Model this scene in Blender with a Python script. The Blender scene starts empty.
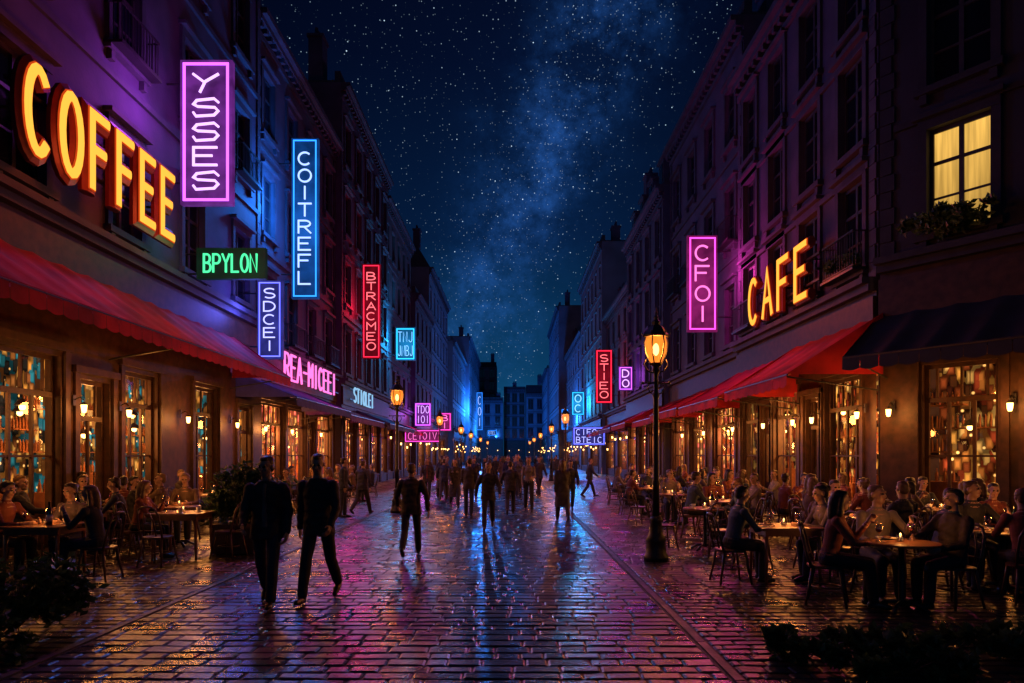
import bpy, math, random
import numpy as np
from mathutils import Vector, Matrix, kdtree, noise, Euler
R = random.Random(11)
rad = math.radians
scene = bpy.context.scene
COL = scene.collection
scene.view_settings.view_transform = 'Standard'
scene.view_settings.look = 'None'
scene.view_settings.exposure = 0

# ------------------------------------------------------------------ materials
def nt(name):
    m = bpy.data.materials.new(name); m.use_nodes = True
    t = m.node_tree; t.nodes.clear()
    o = t.nodes.new('ShaderNodeOutputMaterial')
    return m, t, o
def surf(name, c, rough=0.6, metal=0.0, c2=None, scale=4.0, bump=0.0, bscale=20.0, rvar=0.0, rand=None, spec=0.5, trans=0.0, sheen=0.0):
    m, t, o = nt(name); N = t.nodes; L = t.links
    b = N.new('ShaderNodeBsdfPrincipled')
    b.inputs['Roughness'].default_value = rough; b.inputs['Metallic'].default_value = metal
    b.inputs['Specular IOR Level'].default_value = spec
    tc = N.new('ShaderNodeTexCoord')
    if c2 is None: c2 = tuple(x*0.6 for x in c)
    ns = N.new('ShaderNodeTexNoise'); ns.inputs['Scale'].default_value = scale; ns.inputs['Detail'].default_value = 6
    L.new(tc.outputs['Object'], ns.inputs['Vector'])
    mr = N.new('ShaderNodeMapRange'); mr.inputs[1].default_value = .35; mr.inputs[2].default_value = .65
    L.new(ns.outputs['Fac'], mr.inputs[0])
    mx = N.new('ShaderNodeMix'); mx.data_type = 'RGBA'
    L.new(mr.outputs[0], mx.inputs[0])
    if rand:
        oi = N.new('ShaderNodeObjectInfo'); cr = N.new('ShaderNodeValToRGB'); cr.color_ramp.interpolation = 'CONSTANT'
        e = cr.color_ramp.elements
        while len(e) < len(rand): e.new(0.5)
        for i, cc in enumerate(rand):
            e[i].position = i/len(rand); e[i].color = (*cc, 1)
        L.new(oi.outputs['Random'], cr.inputs[0])
        L.new(cr.outputs[0], mx.inputs[6])
        mm = N.new('ShaderNodeMix'); mm.data_type = 'RGBA'; mm.blend_type = 'MULTIPLY'; mm.inputs[0].default_value = 1
        L.new(cr.outputs[0], mm.inputs[6]); mm.inputs[7].default_value = (.6, .6, .6, 1)
        L.new(mm.outputs[2], mx.inputs[7])
    else:
        mx.inputs[6].default_value = (*c, 1); mx.inputs[7].default_value = (*c2, 1)
    L.new(mx.outputs[2], b.inputs['Base Color'])
    if rvar:
        m2 = N.new('ShaderNodeMapRange'); m2.inputs[1].default_value = .3; m2.inputs[2].default_value = .7
        m2.inputs[3].default_value = max(.03, rough-rvar); m2.inputs[4].default_value = rough+rvar
        L.new(ns.outputs['Fac'], m2.inputs[0]); L.new(m2.outputs[0], b.inputs['Roughness'])
    if bump:
        n2 = N.new('ShaderNodeTexNoise'); n2.inputs['Scale'].default_value = bscale; n2.inputs['Detail'].default_value = 5
        L.new(tc.outputs['Object'], n2.inputs['Vector'])
        bp = N.new('ShaderNodeBump'); bp.inputs['Strength'].default_value = 1; bp.inputs['Distance'].default_value = bump
        L.new(n2.outputs['Fac'], bp.inputs['Height']); L.new(bp.outputs[0], b.inputs['Normal'])
    out = b.outputs[0]
    if trans:
        tr = N.new('ShaderNodeBsdfTranslucent'); L.new(mx.outputs[2], tr.inputs[0])
        ms = N.new('ShaderNodeMixShader'); ms.inputs[0].default_value = trans
        L.new(b.outputs[0], ms.inputs[1]); L.new(tr.outputs[0], ms.inputs[2]); out = ms.outputs[0]
    L.new(out, o.inputs[0])
    return m
def emis(name, c, s, transp=0.0, samp=False):
    m, t, o = nt(name)
    e = t.nodes.new('ShaderNodeEmission'); e.inputs[0].default_value = (*c, 1); e.inputs[1].default_value = s
    if transp:
        tr = t.nodes.new('ShaderNodeBsdfTransparent'); ms = t.nodes.new('ShaderNodeMixShader'); ms.inputs[0].default_value = 1-transp
        t.links.new(tr.outputs[0], ms.inputs[1]); t.links.new(e.outputs[0], ms.inputs[2]); t.links.new(ms.outputs[0], o.inputs[0])
    else: t.links.new(e.outputs[0], o.inputs[0])
    if not samp: m.cycles.emission_sampling = 'NONE'
    return m
def panel_glow_mat(name, c, s):  # glow of the tubes on the panel, put in as weak uneven emission
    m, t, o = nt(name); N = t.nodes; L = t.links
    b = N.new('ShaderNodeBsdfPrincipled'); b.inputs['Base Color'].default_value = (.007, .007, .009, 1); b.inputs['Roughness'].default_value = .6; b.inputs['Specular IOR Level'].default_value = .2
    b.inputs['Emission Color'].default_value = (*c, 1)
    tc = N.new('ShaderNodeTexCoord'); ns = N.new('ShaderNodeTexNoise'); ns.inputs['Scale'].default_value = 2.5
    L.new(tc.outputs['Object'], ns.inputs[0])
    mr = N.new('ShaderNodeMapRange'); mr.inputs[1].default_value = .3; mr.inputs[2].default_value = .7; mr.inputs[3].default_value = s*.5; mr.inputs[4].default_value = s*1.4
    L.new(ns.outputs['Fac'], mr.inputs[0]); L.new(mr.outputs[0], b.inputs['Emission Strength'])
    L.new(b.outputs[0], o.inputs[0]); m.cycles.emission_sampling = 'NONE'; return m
def interior_mat(name, cols, s, spot=(3.4, 1.6, .4)):
    m, t, o = nt(name); N = t.nodes; L = t.links
    tc = N.new('ShaderNodeTexCoord'); mp = N.new('ShaderNodeMapping'); mp.inputs['Scale'].default_value = (1.5, 1.5, .8)
    L.new(tc.outputs['Object'], mp.inputs[0])
    v0 = N.new('ShaderNodeTexVoronoi'); v0.distance = 'CHEBYCHEV'; v0.inputs['Scale'].default_value = 4.6; L.new(mp.outputs[0], v0.inputs[0])
    sc_ = N.new('ShaderNodeSeparateColor'); L.new(v0.outputs['Color'], sc_.inputs[0])
    r0 = N.new('ShaderNodeValToRGB'); r0.color_ramp.interpolation = 'CONSTANT'; e = r0.color_ramp.elements
    while len(e) < len(cols): e.new(.5)
    for i, c in enumerate(cols): e[i].position = i/len(cols); e[i].color = (*c, 1)
    L.new(sc_.outputs[0], r0.inputs[0])
    dr = N.new('ShaderNodeMapRange'); dr.inputs[1].default_value = .15; dr.inputs[2].default_value = .5; dr.inputs[3].default_value = 1.2; dr.inputs[4].default_value = .2
    L.new(v0.outputs['Distance'], dr.inputs[0])
    vo = N.new('ShaderNodeTexVoronoi'); vo.inputs['Scale'].default_value = 4.2; L.new(tc.outputs['Object'], vo.inputs[0])
    cr = N.new('ShaderNodeValToRGB'); e = cr.color_ramp.elements; e[0].position = .05; e[0].color = (*spot, 1); e[1].position = .17; e[1].color = (0, 0, 0, 1)
    L.new(vo.outputs['Distance'], cr.inputs[0])
    q = N.new('ShaderNodeMix'); q.data_type = 'RGBA'; q.blend_type = 'MULTIPLY'; q.inputs[0].default_value = 1; L.new(r0.outputs[0], q.inputs[6]); L.new(dr.outputs[0], q.inputs[7])
    ad = N.new('ShaderNodeMix'); ad.data_type = 'RGBA'; ad.blend_type = 'ADD'; ad.inputs[0].default_value = 1
    L.new(q.outputs[2], ad.inputs[6]); L.new(cr.outputs[0], ad.inputs[7])
    ns = N.new('ShaderNodeTexNoise'); ns.inputs['Scale'].default_value = .9; L.new(tc.outputs['Object'], ns.inputs[0])
    mr = N.new('ShaderNodeMapRange'); mr.inputs[1].default_value = .35; mr.inputs[2].default_value = .65; mr.inputs[3].default_value = .5*s; mr.inputs[4].default_value = 1.5*s
    L.new(ns.outputs['Fac'], mr.inputs[0])
    em = N.new('ShaderNodeEmission'); L.new(ad.outputs[2], em.inputs[0]); L.new(mr.outputs[0], em.inputs[1])
    L.new(em.outputs[0], o.inputs[0]); m.cycles.emission_sampling = 'NONE'; return m
def glass_mat(name, col=(1, 1, 1), g=.1):
    m, t, o = nt(name); N = t.nodes; L = t.links
    tr = N.new('ShaderNodeBsdfTransparent'); tr.inputs[0].default_value = (*col, 1)
    gl = N.new('ShaderNodeBsdfGlossy'); gl.inputs['Roughness'].default_value = .03
    ms = N.new('ShaderNodeMixShader'); ms.inputs[0].default_value = g
    L.new(tr.outputs[0], ms.inputs[1]); L.new(gl.outputs[0], ms.inputs[2]); L.new(ms.outputs[0], o.inputs[0]); return m

M = {}
M['cobble'] = surf('wet_cobble', (.032, .035, .046), .29, c2=(.013, .015, .023), scale=1.7, bump=.006, bscale=24, rvar=.13, spec=.6)
M['cobble2'] = surf('pavement_cobble', (.05, .036, .031), .33, c2=(.019, .014, .014), scale=1.7, bump=.006, bscale=26, rvar=.14, spec=.6)
M['mortar'] = surf('dark_mortar', (.008, .007, .008), .55, bump=.004, bscale=30, spec=.3)
M['kerb'] = surf('kerb_stone', (.02, .018, .019), .5, bump=.004, bscale=30, rvar=.1)
walls = {
 'violet': surf('violet_plaster', (.058, .045, .09), .85, c2=(.028, .024, .048), scale=.9, bump=.006, bscale=14),
 'grey': surf('grey_plaster', (.055, .062, .1), .85, c2=(.03, .034, .056), scale=.8, bump=.006, bscale=14),
 'cream': surf('cream_stone', (.07, .07, .095), .85, c2=(.04, .04, .052), scale=.8, bump=.006, bscale=14),
 'rose': surf('rose_plaster', (.07, .05, .095), .85, c2=(.038, .028, .05), scale=.8, bump=.006, bscale=14),
 'dark': surf('dark_stone', (.026, .023, .036), .8, c2=(.015, .013, .022), scale=.8, bump=.006, bscale=14),
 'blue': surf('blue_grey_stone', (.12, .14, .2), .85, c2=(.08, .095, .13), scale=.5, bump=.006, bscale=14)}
M['trim'] = surf('stone_trim', (.045, .043, .068), .8, c2=(.025, .024, .038), scale=2, bump=.003)
M['trimdark'] = surf('dark_stone_trim', (.026, .023, .034), .8, bump=.003)
M['wood'] = surf('dark_shopfront_wood', (.05, .02, .01), .6, c2=(.02, .009, .005), scale=6, bump=.002, bscale=40, spec=.35)
M['roof'] = surf('slate_roof', (.03, .03, .04), .7, bump=.01, bscale=12)
M['frame'] = surf('window_frame_paint', (.04, .035, .042), .5)
M['pane'] = surf('dark_window_glass', (.005, .007, .016), .1, spec=.7)
def lit_pane(name, c, s):
    m, t, o = nt(name); N = t.nodes; L = t.links
    tc = N.new('ShaderNodeTexCoord'); sx = N.new('ShaderNodeSeparateXYZ'); L.new(tc.outputs['Object'], sx.inputs[0])
    mp = N.new('ShaderNodeMapping'); mp.inputs['Scale'].default_value = (9, 1, .5); L.new(tc.outputs['Object'], mp.inputs[0])
    ns = N.new('ShaderNodeTexNoise'); ns.inputs['Scale'].default_value = 1.4; ns.inputs['Detail'].default_value = 3; L.new(mp.outputs[0], ns.inputs[0])
    cur = N.new('ShaderNodeMapRange'); cur.inputs[1].default_value = .3; cur.inputs[2].default_value = .7; cur.inputs[3].default_value = .6; cur.inputs[4].default_value = 1.15; L.new(ns.outputs['Fac'], cur.inputs[0])
    zz = N.new('ShaderNodeMapRange'); zz.inputs[1].default_value = 0; zz.inputs[2].default_value = 2.1; zz.inputs[3].default_value = .45*s; zz.inputs[4].default_value = 1.1*s; L.new(sx.outputs[2], zz.inputs[0])
    mu = N.new('ShaderNodeMath'); mu.operation = 'MULTIPLY'; L.new(cur.outputs[0], mu.inputs[0]); L.new(zz.outputs[0], mu.inputs[1])
    b = N.new('ShaderNodeBsdfPrincipled'); b.inputs['Base Color'].default_value = (.03, .03, .03, 1); b.inputs['Roughness'].default_value = .1
    b.inputs['Emission Color'].default_value = (*c, 1); L.new(mu.outputs[0], b.inputs['Emission Strength'])
    L.new(b.outputs[0], o.inputs[0]); m.cycles.emission_sampling = 'NONE'; return m
M['panelit'] = lit_pane('warm_lit_window', (1, .56, .11), .95)
M['panedim'] = lit_pane('dim_lit_window', (.5, .25, .12), .05)
M['glass'] = glass_mat('shop_glass', (.95, .95, .92), .08)
WARM = [(.06, .012, .004), (.75, .2, .03), (.3, .05, .01), (1, .36, .05), (.14, .035, .008), (.5, .06, .015), (1, .46, .1)]
M['int1'] = interior_mat('cafe_interior_glow', WARM, .9)
M['int2'] = interior_mat('bright_shop_interior_glow', [(.6, .09, .02), (1, .3, .05), (.9, .12, .08), (1, .42, .1), (.4, .05, .03), (1, .3, .12)], 1.8)
M['int3'] = interior_mat('teal_shop_interior_glow', [(.04, .03, .02), (.8, .27, .04), (.03, .2, .22), (.5, .15, .03), (.04, .3, .34), (1, .42, .08), (.3, .08, .02)], .9)
M['intwall'] = surf('interior_walls', (.3, .11, .04), .8)
M['bulb'] = emis('warm_bulb', (1, .5, .13), 9)
M['lampglass'] = emis('lantern_glass', (1, .22, .02), 1.6, transp=.3)
M['lampbulb'] = emis('lantern_flame', (1, .6, .2), 9)
M['iron'] = surf('black_cast_iron', (.02, .02, .022), .4, metal=.3, bump=.002, bscale=60)
M['red'] = surf('red_awning_canvas', (.38, .008, .016), .8, c2=(.17, .005, .009), scale=1.5, bump=.006, bscale=8, trans=.3)
M['navy'] = surf('navy_awning_canvas', (.008, .01, .024), .8, bump=.004, bscale=8)
M['blueaw'] = surf('indigo_awning_canvas', (.04, .035, .17), .8, bump=.004, bscale=8, trans=.15)
M['plum'] = surf('plum_awning_canvas', (.09, .025, .14), .8, bump=.004, bscale=8, trans=.2)
M['chair'] = surf('chair_wood', (.09, .04, .022), .4, c2=(.05, .022, .013), scale=9)
M['table'] = surf('table_wood', (.24, .1, .04), .3, c2=(.13, .055, .022), scale=7)
M['skin'] = surf('skin', (.42, .24, .17), .55)
M['lips'] = surf('lips', (.35, .13, .11), .5)
M['eye'] = surf('dark_eye', (.02, .015, .012), .2)
M['shirt'] = surf('shirt_cloth', (.3, .3, .3), .8, rand=[(.08, .08, .12), (.22, .18, .15), (.04, .05, .08), (.2, .045, .03), (.05, .08, .11), (.14, .09, .06), (.035, .035, .04), (.16, .12, .12)])
M['coat'] = surf('coat_cloth', (.02, .02, .025), .75, rand=[(.018, .018, .024), (.03, .026, .03), (.015, .02, .035), (.035, .022, .018)])
M['trous'] = surf('trouser_cloth', (.02, .02, .025), .8, rand=[(.018, .02, .03), (.012, .012, .014), (.03, .026, .024), (.02, .026, .045)])
M['shoe'] = surf('dark_leather', (.015, .012, .01), .35)
M['hair'] = surf('hair', (.03, .015, .008), .5, bump=.004, bscale=60, rand=[(.02, .011, .007), (.012, .009, .008), (.09, .045, .02), (.035, .018, .009), (.16, .09, .04)])
M['leaf'] = surf('foliage', (.06, .12, .035), .5, c2=(.022, .05, .02), scale=5, trans=.2)
M['soil'] = surf('terracotta_planter', (.12, .05, .03), .7)
M['ceramic'] = surf('white_ceramic', (.7, .68, .62), .2)
M['wine'] = surf('red_wine', (.12, .01, .015), .1)
M['drink'] = glass_mat('drinking_glass', (.9, .9, .88), .25)
M['bottle'] = surf('green_bottle_glass', (.015, .04, .02), .06, spec=.8)
M['flower'] = surf('pale_flowers', (.6, .4, .35), .6)

# ------------------------------------------------------------------ mesh builder
class MB:
    def __init__(s): s.v = []; s.f = []; s.m = []
    def add(s, vs, fs, mi=0):
        o = len(s.v); s.v.extend([tuple(p) for p in vs]); s.f.extend([tuple(i+o for i in f) for f in fs]); s.m.extend([mi]*len(fs))
    def quad(s, a, b, c, d, mi=0): s.add([a, b, c, d], [(0, 1, 2, 3)], mi)
    def box(s, x0, x1, y0, y1, z0, z1, mi=0):
        s.add([(x0, y0, z0), (x1, y0, z0), (x1, y1, z0), (x0, y1, z0), (x0, y0, z1), (x1, y0, z1), (x1, y1, z1), (x0, y1, z1)],
              [(0, 3, 2, 1), (4, 5, 6, 7), (0, 1, 5, 4), (1, 2, 6, 5), (2, 3, 7, 6), (3, 0, 4, 7)], mi)
    def lathe(s, prof, n=16, c=(0, 0, 0), mi=0, sx=1, sy=1):
        vs = []; fs = []
        for r, z in prof:
            for k in range(n):
                a = 2*math.pi*k/n; vs.append((c[0]+r*math.cos(a)*sx, c[1]+r*math.sin(a)*sy, c[2]+z))
        for i in range(len(prof)-1):
            for k in range(n):
                k2 = (k+1) % n; fs.append((i*n+k, i*n+k2, (i+1)*n+k2, (i+1)*n+k))
        fs.append(tuple(range(n-1, -1, -1))); fs.append(tuple((len(prof)-1)*n+k for k in range(n)))
        s.add(vs, fs, mi)
    def tube(s, pts, r, n=8, mi=0, r1=None):
        pts = [Vector(p) for p in pts]; vs = []; fs = []
        up = Vector((0, 0, 1)); m = len(pts); pu = None
        for i, p in enumerate(pts):
            t = (pts[min(i+1, m-1)]-pts[max(i-1, 0)]).normalized()
            if pu is None:
                pu = up if abs(t.dot(up)) < .9 else Vector((1, 0, 0))
            a = (pu-t*pu.dot(t)).normalized(); b = t.cross(a); pu = a
            rr = r if r1 is None else r+(r1-r)*i/(m-1)
            for k in range(n):
                an = 2*math.pi*k/n; vs.append(p+a*rr*math.cos(an)+b*rr*math.sin(an))
        for i in range(m-1):
            for k in range(n):
                k2 = (k+1) % n; fs.append((i*n+k, i*n+k2, (i+1)*n+k2, (i+1)*n+k))
        fs.append(tuple(range(n-1, -1, -1))); fs.append(tuple((m-1)*n+k for k in range(n)))
        s.add(vs, fs, mi)
    def stroke(s, pts, r, y=0, mi=0, n=8, ry=None):
        ry = ry or r
        closed = (abs(pts[0][0]-pts[-1][0])+abs(pts[0][1]-pts[-1][1])) < 1e-5
        P = [Vector((p[0], p[1])) for p in (pts[:-1] if closed else pts)]
        m = len(P)
        def nrm(a, b):
            d = (b-a).normalized(); return Vector((-d.y, d.x))
        vs = []; fs = []
        for i in range(m):
            if closed: n1 = nrm(P[i-1], P[i]); n2 = nrm(P[i], P[(i+1) % m])
            else:
                n1 = nrm(P[max(i-1, 0)], P[max(i-1, 0)+1]); n2 = nrm(P[min(i, m-2)], P[min(i, m-2)+1])
            q = (n1+n2)/max(.35, 1+n1.dot(n2))
            e = Vector((0, 0))
            if not closed and i in (0, m-1):
                dd = (P[1]-P[0]).normalized() if i == 0 else (P[-1]-P[-2]).normalized()
                e = dd*(-r*.6 if i == 0 else r*.6)
            for k in range(n):
                a = 2*math.pi*(k+.5)/n
                o = q*r*math.cos(a)*1.05
                vs.append((P[i].x+o.x+e.x, y+ry*math.sin(a), P[i].y+o.y+e.y))
        mm = m if closed else m-1
        for i in range(mm):
            j = (i+1) % m
            for k in range(n):
                k2 = (k+1) % n; fs.append((i*n+k, i*n+k2, j*n+k2, j*n+k))
        if not closed:
            fs.append(tuple(range(n))); fs.append(tuple((m-1)*n+k for k in range(n-1, -1, -1)))
        s.add(vs, fs, mi)
    def ell(s, c, r, Mx=None, nu=14, nv=9, mi=0):
        vs = []; fs = []; c = Vector(c)
        for j in range(1, nv):
            th = math.pi*j/nv
            for i in range(nu):
                a = 2*math.pi*i/nu
                p = Vector((r[0]*math.sin(th)*math.cos(a), r[1]*math.sin(th)*math.sin(a), r[2]*math.cos(th)))
                if Mx is not None: p = Mx @ p
                vs.append(c+p)
        for q in (r[2], -r[2]):
            p = Vector((0, 0, q)); p = Mx @ p if Mx is not None else p; vs.append(c+p)
        t, b = len(vs)-2, len(vs)-1
        for j in range(nv-2):
            for i in range(nu):
                i2 = (i+1) % nu; fs.append((j*nu+i, (j+1)*nu+i, (j+1)*nu+i2, j*nu+i2))
        for i in range(nu):
            i2 = (i+1) % nu; fs.append((t, i, i2)); fs.append((b, (nv-2)*nu+i2, (nv-2)*nu+i))
        s.add(vs, fs, mi)
    def mesh(s, name, mats, smooth=False):
        me = bpy.data.meshes.new(name); me.from_pydata(s.v, [], s.f)
        for m in (mats if isinstance(mats, (list, tuple)) else [mats]): me.materials.append(m)
        if any(s.m): me.polygons.foreach_set('material_index', s.m)
        if smooth: me.polygons.foreach_set('use_smooth', [True]*len(me.polygons))
        me.update(); return me
    def obj(s, name, mats, parent=None, smooth=False, loc=(0, 0, 0)):
        return mk(name, s.mesh(name, mats, smooth), parent, loc)
def mk(name, data, parent=None, loc=(0, 0, 0), rz=0, sc=None):
    o = bpy.data.objects.new(name, data); COL.objects.link(o); o.location = loc; o.rotation_euler = (0, 0, rz)
    if sc: o.scale = sc
    if parent: o.parent = parent
    return o
def top(o, label, cat, group=None, kind=None):
    o['label'] = label; o['category'] = cat
    if group: o['group'] = group
    if kind: o['kind'] = kind
    return o
def empty(name, loc, rz=0):
    e = mk(name, None, None, loc, rz); e.empty_display_size = .3; return e
def light(parent, loc, col, power, r=.2, typ='POINT'):
    l = bpy.data.lights.new('light', typ); l.color = col; l.energy = power
    l.shadow_soft_size = r
    return mk('light', l, parent, loc)
def copy_thing(o, loc, rz, sc=1, parent=None):
    c = o.copy(); COL.objects.link(c)
    if parent is None: c.location = loc; c.rotation_euler = (0, 0, rz); c.scale = (sc, sc, sc)
    else: c.parent = parent
    for ch in o.children: copy_thing(ch, None, None, 1, c)
    return c

# ------------------------------------------------------------------ sky
W = bpy.data.worlds.new('World'); scene.world = W; W.use_nodes = True
t = W.node_tree; N = t.nodes; L = t.links; N.clear()
wo = N.new('ShaderNodeOutputWorld'); bg = N.new('ShaderNodeBackground'); L.new(bg.outputs[0], wo.inputs[0])
tc = N.new('ShaderNodeTexCoord'); DIR = tc.outputs['Generated']
def mth(op, a, b=None, clamp=False):
    n = N.new('ShaderNodeMath'); n.operation = op; n.use_clamp = clamp
    for i, x in enumerate((a, b)):
        if x is None: continue
        if isinstance(x, (int, float)): n.inputs[i].default_value = x
        else: L.new(x, n.inputs[i])
    return n.outputs[0]
def vscale(col, fac):
    n = N.new('ShaderNodeVectorMath'); n.operation = 'SCALE'
    if isinstance(col, tuple): n.inputs[0].default_value = col
    else: L.new(col, n.inputs[0])
    if isinstance(fac, (int, float)): n.inputs[3].default_value = fac
    else: L.new(fac, n.inputs[3])
    return n.outputs[0]
def vadd(a, b):
    n = N.new('ShaderNodeVectorMath'); n.operation = 'ADD'; L.new(a, n.inputs[0]); L.new(b, n.inputs[1]); return n.outputs[0]
sep = N.new('ShaderNodeSeparateXYZ'); L.new(DIR, sep.inputs[0])
cr = N.new('ShaderNodeValToRGB'); L.new(sep.outputs[2], cr.inputs[0]); e = cr.color_ramp.elements
e[0].position = 0; e[0].color = (.006, .085, .2, 1); e[1].position = .75; e[1].color = (.0008, .0012, .006, 1)
x = e.new(.13); x.color = (.003, .042, .115, 1); x = e.new(.3); x.color = (.0016, .013, .052, 1); x = e.new(.5); x.color = (.001, .0045, .023, 1)
lat = mth('SUBTRACT', 1.0, mth('MULTIPLY', mth('ABSOLUTE', sep.outputs[0]), 1.9), clamp=True)
lat = mth('ADD', .25, mth('MULTIPLY', lat, .75))
base = vscale(cr.outputs[0], lat)
nz = N.new('ShaderNodeTexNoise'); nz.inputs['Scale'].default_value = 2.6; nz.inputs['Detail'].default_value = 7; nz.inputs['Roughness'].default_value = .6; L.new(DIR, nz.inputs['Vector'])
dt = N.new('ShaderNodeVectorMath'); dt.operation = 'DOT_PRODUCT'; L.new(DIR, dt.inputs[0]); dt.inputs[1].default_value = (-.941, -.094, .324)
d = mth('ADD', dt.outputs['Value'], mth('MULTIPLY', mth('SUBTRACT', nz.outputs['Fac'], .5), .16))
g = mth('POWER', 2.718, mth('MULTIPLY', mth('POWER', mth('ABSOLUTE', mth('DIVIDE', d, .062)), 2.0), -1.0))
nz2 = N.new('ShaderNodeTexNoise'); nz2.inputs['Scale'].default_value = 15; nz2.inputs['Detail'].default_value = 10; nz2.inputs['Roughness'].default_value = .74; L.new(DIR, nz2.inputs['Vector'])
cl = mth('POWER', mth('MULTIPLY', mth('SUBTRACT', nz2.outputs['Fac'], .38, clamp=True), 4.8), 1.6)
band = mth('MULTIPLY', g, mth('ADD', cl, .1))
base = vadd(base, vscale((.007, .036, .14), band))
def stars(scale, rr, thresh, bright, dens=None):
    v = N.new('ShaderNodeTexVoronoi'); v.inputs['Scale'].default_value = scale; L.new(DIR, v.inputs['Vector'])
    s = N.new('ShaderNodeSeparateColor'); L.new(v.outputs['Color'], s.inputs[0])
    core = mth('SUBTRACT', 1.0, mth('DIVIDE', v.outputs['Distance'], rr), clamp=True)
    th = mth('GREATER_THAN', s.outputs[0] if dens is None else mth('ADD', s.outputs[0], dens), thresh)
    br = mth('MULTIPLY', mth('POWER', s.outputs[1], 3.0), bright)
    return vscale((.6, .82, 1.0), mth('MULTIPLY', mth('MULTIPLY', core, th), br))
base = vadd(base, stars(180, .15, .6, 2.0, mth('MULTIPLY', g, .25)))
base = vadd(base, stars(320, .24, .66, .8, mth('MULTIPLY', g, .5)))
base = vadd(base, stars(64, .07, .8, 5.0))
L.new(base, bg.inputs[0]); bg.inputs[1].default_value = 1.0
sun = bpy.data.lights.new('rim_sun', 'SUN'); sun.energy = .03; sun.angle = rad(.5); sun.color = (.3, .45, 1)  # weak blue sun added for a rim from above, no moon in the sky
so = mk('rim_sun', sun, None, (0, 0, 40)); so.rotation_euler = (rad(35), rad(-25), 0)

# ------------------------------------------------------------------ ground
g0 = MB(); g0.quad((-400, -60, -.012), (400, -60, -.012), (400, 700, -.012), (-400, 700, -.012)); top(g0.obj('ground', M['mortar']), 'dark wet ground beneath the paving', 'ground', kind='structure')
def stones(name, x0, x1, y0, y1, sx, sy, z, mat, seed, label):
    r = random.Random(seed); V = []; F = []
    y = y0
    while y < y1:
        h = sy*(1+r.uniform(-.15, .15)); x = x0
        first = True
        while x < x1-.02:
            w = sx*r.uniform(.6, 1.45)
            if first: w *= r.uniform(.4, 1); first = False
            if x+w > x1-.1: w = x1-x
            gx = .012; ax = x+gx/2; bx = x+w-gx/2; ay = y+gx/2+r.uniform(0, .01); by = y+h-gx/2-r.uniform(0, .008)
            tx, ty, tz = r.uniform(-.003, .003), r.uniform(-.0028, .0028), r.uniform(-.003, .003)
            ex, ey = .016/(bx-ax), .016/(by-ay)
            TX = (0, ex, 1-ex, 1); TY = (0, ey, 1-ey, 1)
            o = len(V)
            for j, tj in enumerate(TY):
                for i, ti in enumerate(TX):
                    edge = (i in (0, 3)) or (j in (0, 3)); corner = (i in (0, 3)) and (j in (0, 3))
                    zz = z+tz+(ti-.5)*2*tx+(tj-.5)*2*ty-(.009 if edge else 0)+(0 if edge else r.uniform(-.0008, .0008))
                    px = ax+(bx-ax)*ti+(r.uniform(-.003, .003) if edge else 0); py = ay+(by-ay)*tj+(r.uniform(-.003, .003) if edge else 0)
                    if corner:
                        px += (.009 if i == 0 else -.009); py += (.009 if j == 0 else -.009)
                    V.append((px, py, zz))
            for j in range(3):
                for i in range(3): F.append((o+j*4+i, o+j*4+i+1, o+j*4+i+5, o+j*4+i+4))
            x += w
        y += h
    me = bpy.data.meshes.new(name); me.from_pydata(V, [], F); me.materials.append(mat)
    me.update()
    return top(mk(name, me), label, name, kind='structure')
stones('street', -3.86, 1.66, 3.2, 62, .28, .18, 0, M['cobble'], 1, 'wet dark cobbled pedestrian street reflecting neon')
stones('pavement', -9.6, -3.96, 4.2, 45, .24, .16, .003, M['cobble2'], 2, 'cobbled pavement along the cafe fronts')
stones('pavement', 1.78, 11.8, 3.2, 45, .24, .16, .003, M['cobble2'], 3, 'cobbled cafe terrace pavement')
b = MB(); b.quad((-3.9, 62.1, 0), (1.7, 62.1, 0), (1.7, 170, 0), (-3.9, 170, 0)); top(b.obj('street', M['cobble']), 'far stretch of wet stone street', 'street', kind='structure')
for xx0, xx1 in ((-9.6, -3.95), (1.75, 9)):
    b = MB(); b.quad((xx0, 45.1, .004), (xx1, 45.1, .004), (xx1, 170, .004), (xx0, 170, .004)); top(b.obj('pavement', M['cobble2']), 'far stretch of stone pavement', 'pavement', kind='structure')
for xx in (-3.91, 1.72):
    b = MB(); y = 3.4
    while y < 100:
        l = R.uniform(.8, 1.1); dz = R.uniform(0, .003); b.box(xx-.035, xx+.035, y, y+l-.012, -.03, .001+dz); y += l
    top(b.obj('kerb', M['kerb']), 'low dark stone channel strip beside the cobbles', 'kerb', kind='structure')

# ------------------------------------------------------------------ windows
WW, WH = 1.15, 2.15
b = MB()
b.box(-WW/2-.16, -WW/2, -.07, 0, 0, WH); b.box(WW/2, WW/2+.16, -.07, 0, 0, WH)
b.box(-WW/2-.16, WW/2+.16, -.08, 0, WH+.001, WH+.2); b.box(-WW/2-.24, WW/2+.24, -.2, 0, WH+.203, WH+.3)
b.box(-WW/2-.22, WW/2+.22, -.16, 0, -.14, -.003)
b.box(-WW/2-.12, -WW/2+.02, -.12, 0, -.34, -.143); b.box(WW/2-.02, WW/2+.12, -.12, 0, -.34, -.143)
me_sur = b.mesh('window', M['trim']); me_sur_d = b.mesh('window', M['trimdark'])
b = MB(); y0, y1 = .1, .16
b.box(-WW/2, -WW/2+.07, y0, y1, 0, WH); b.box(WW/2-.07, WW/2, y0, y1, 0, WH); b.box(-WW/2+.07, WW/2-.07, y0, y1, 0, .08); b.box(-WW/2+.07, WW/2-.07, y0, y1, WH-.08, WH)
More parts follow.
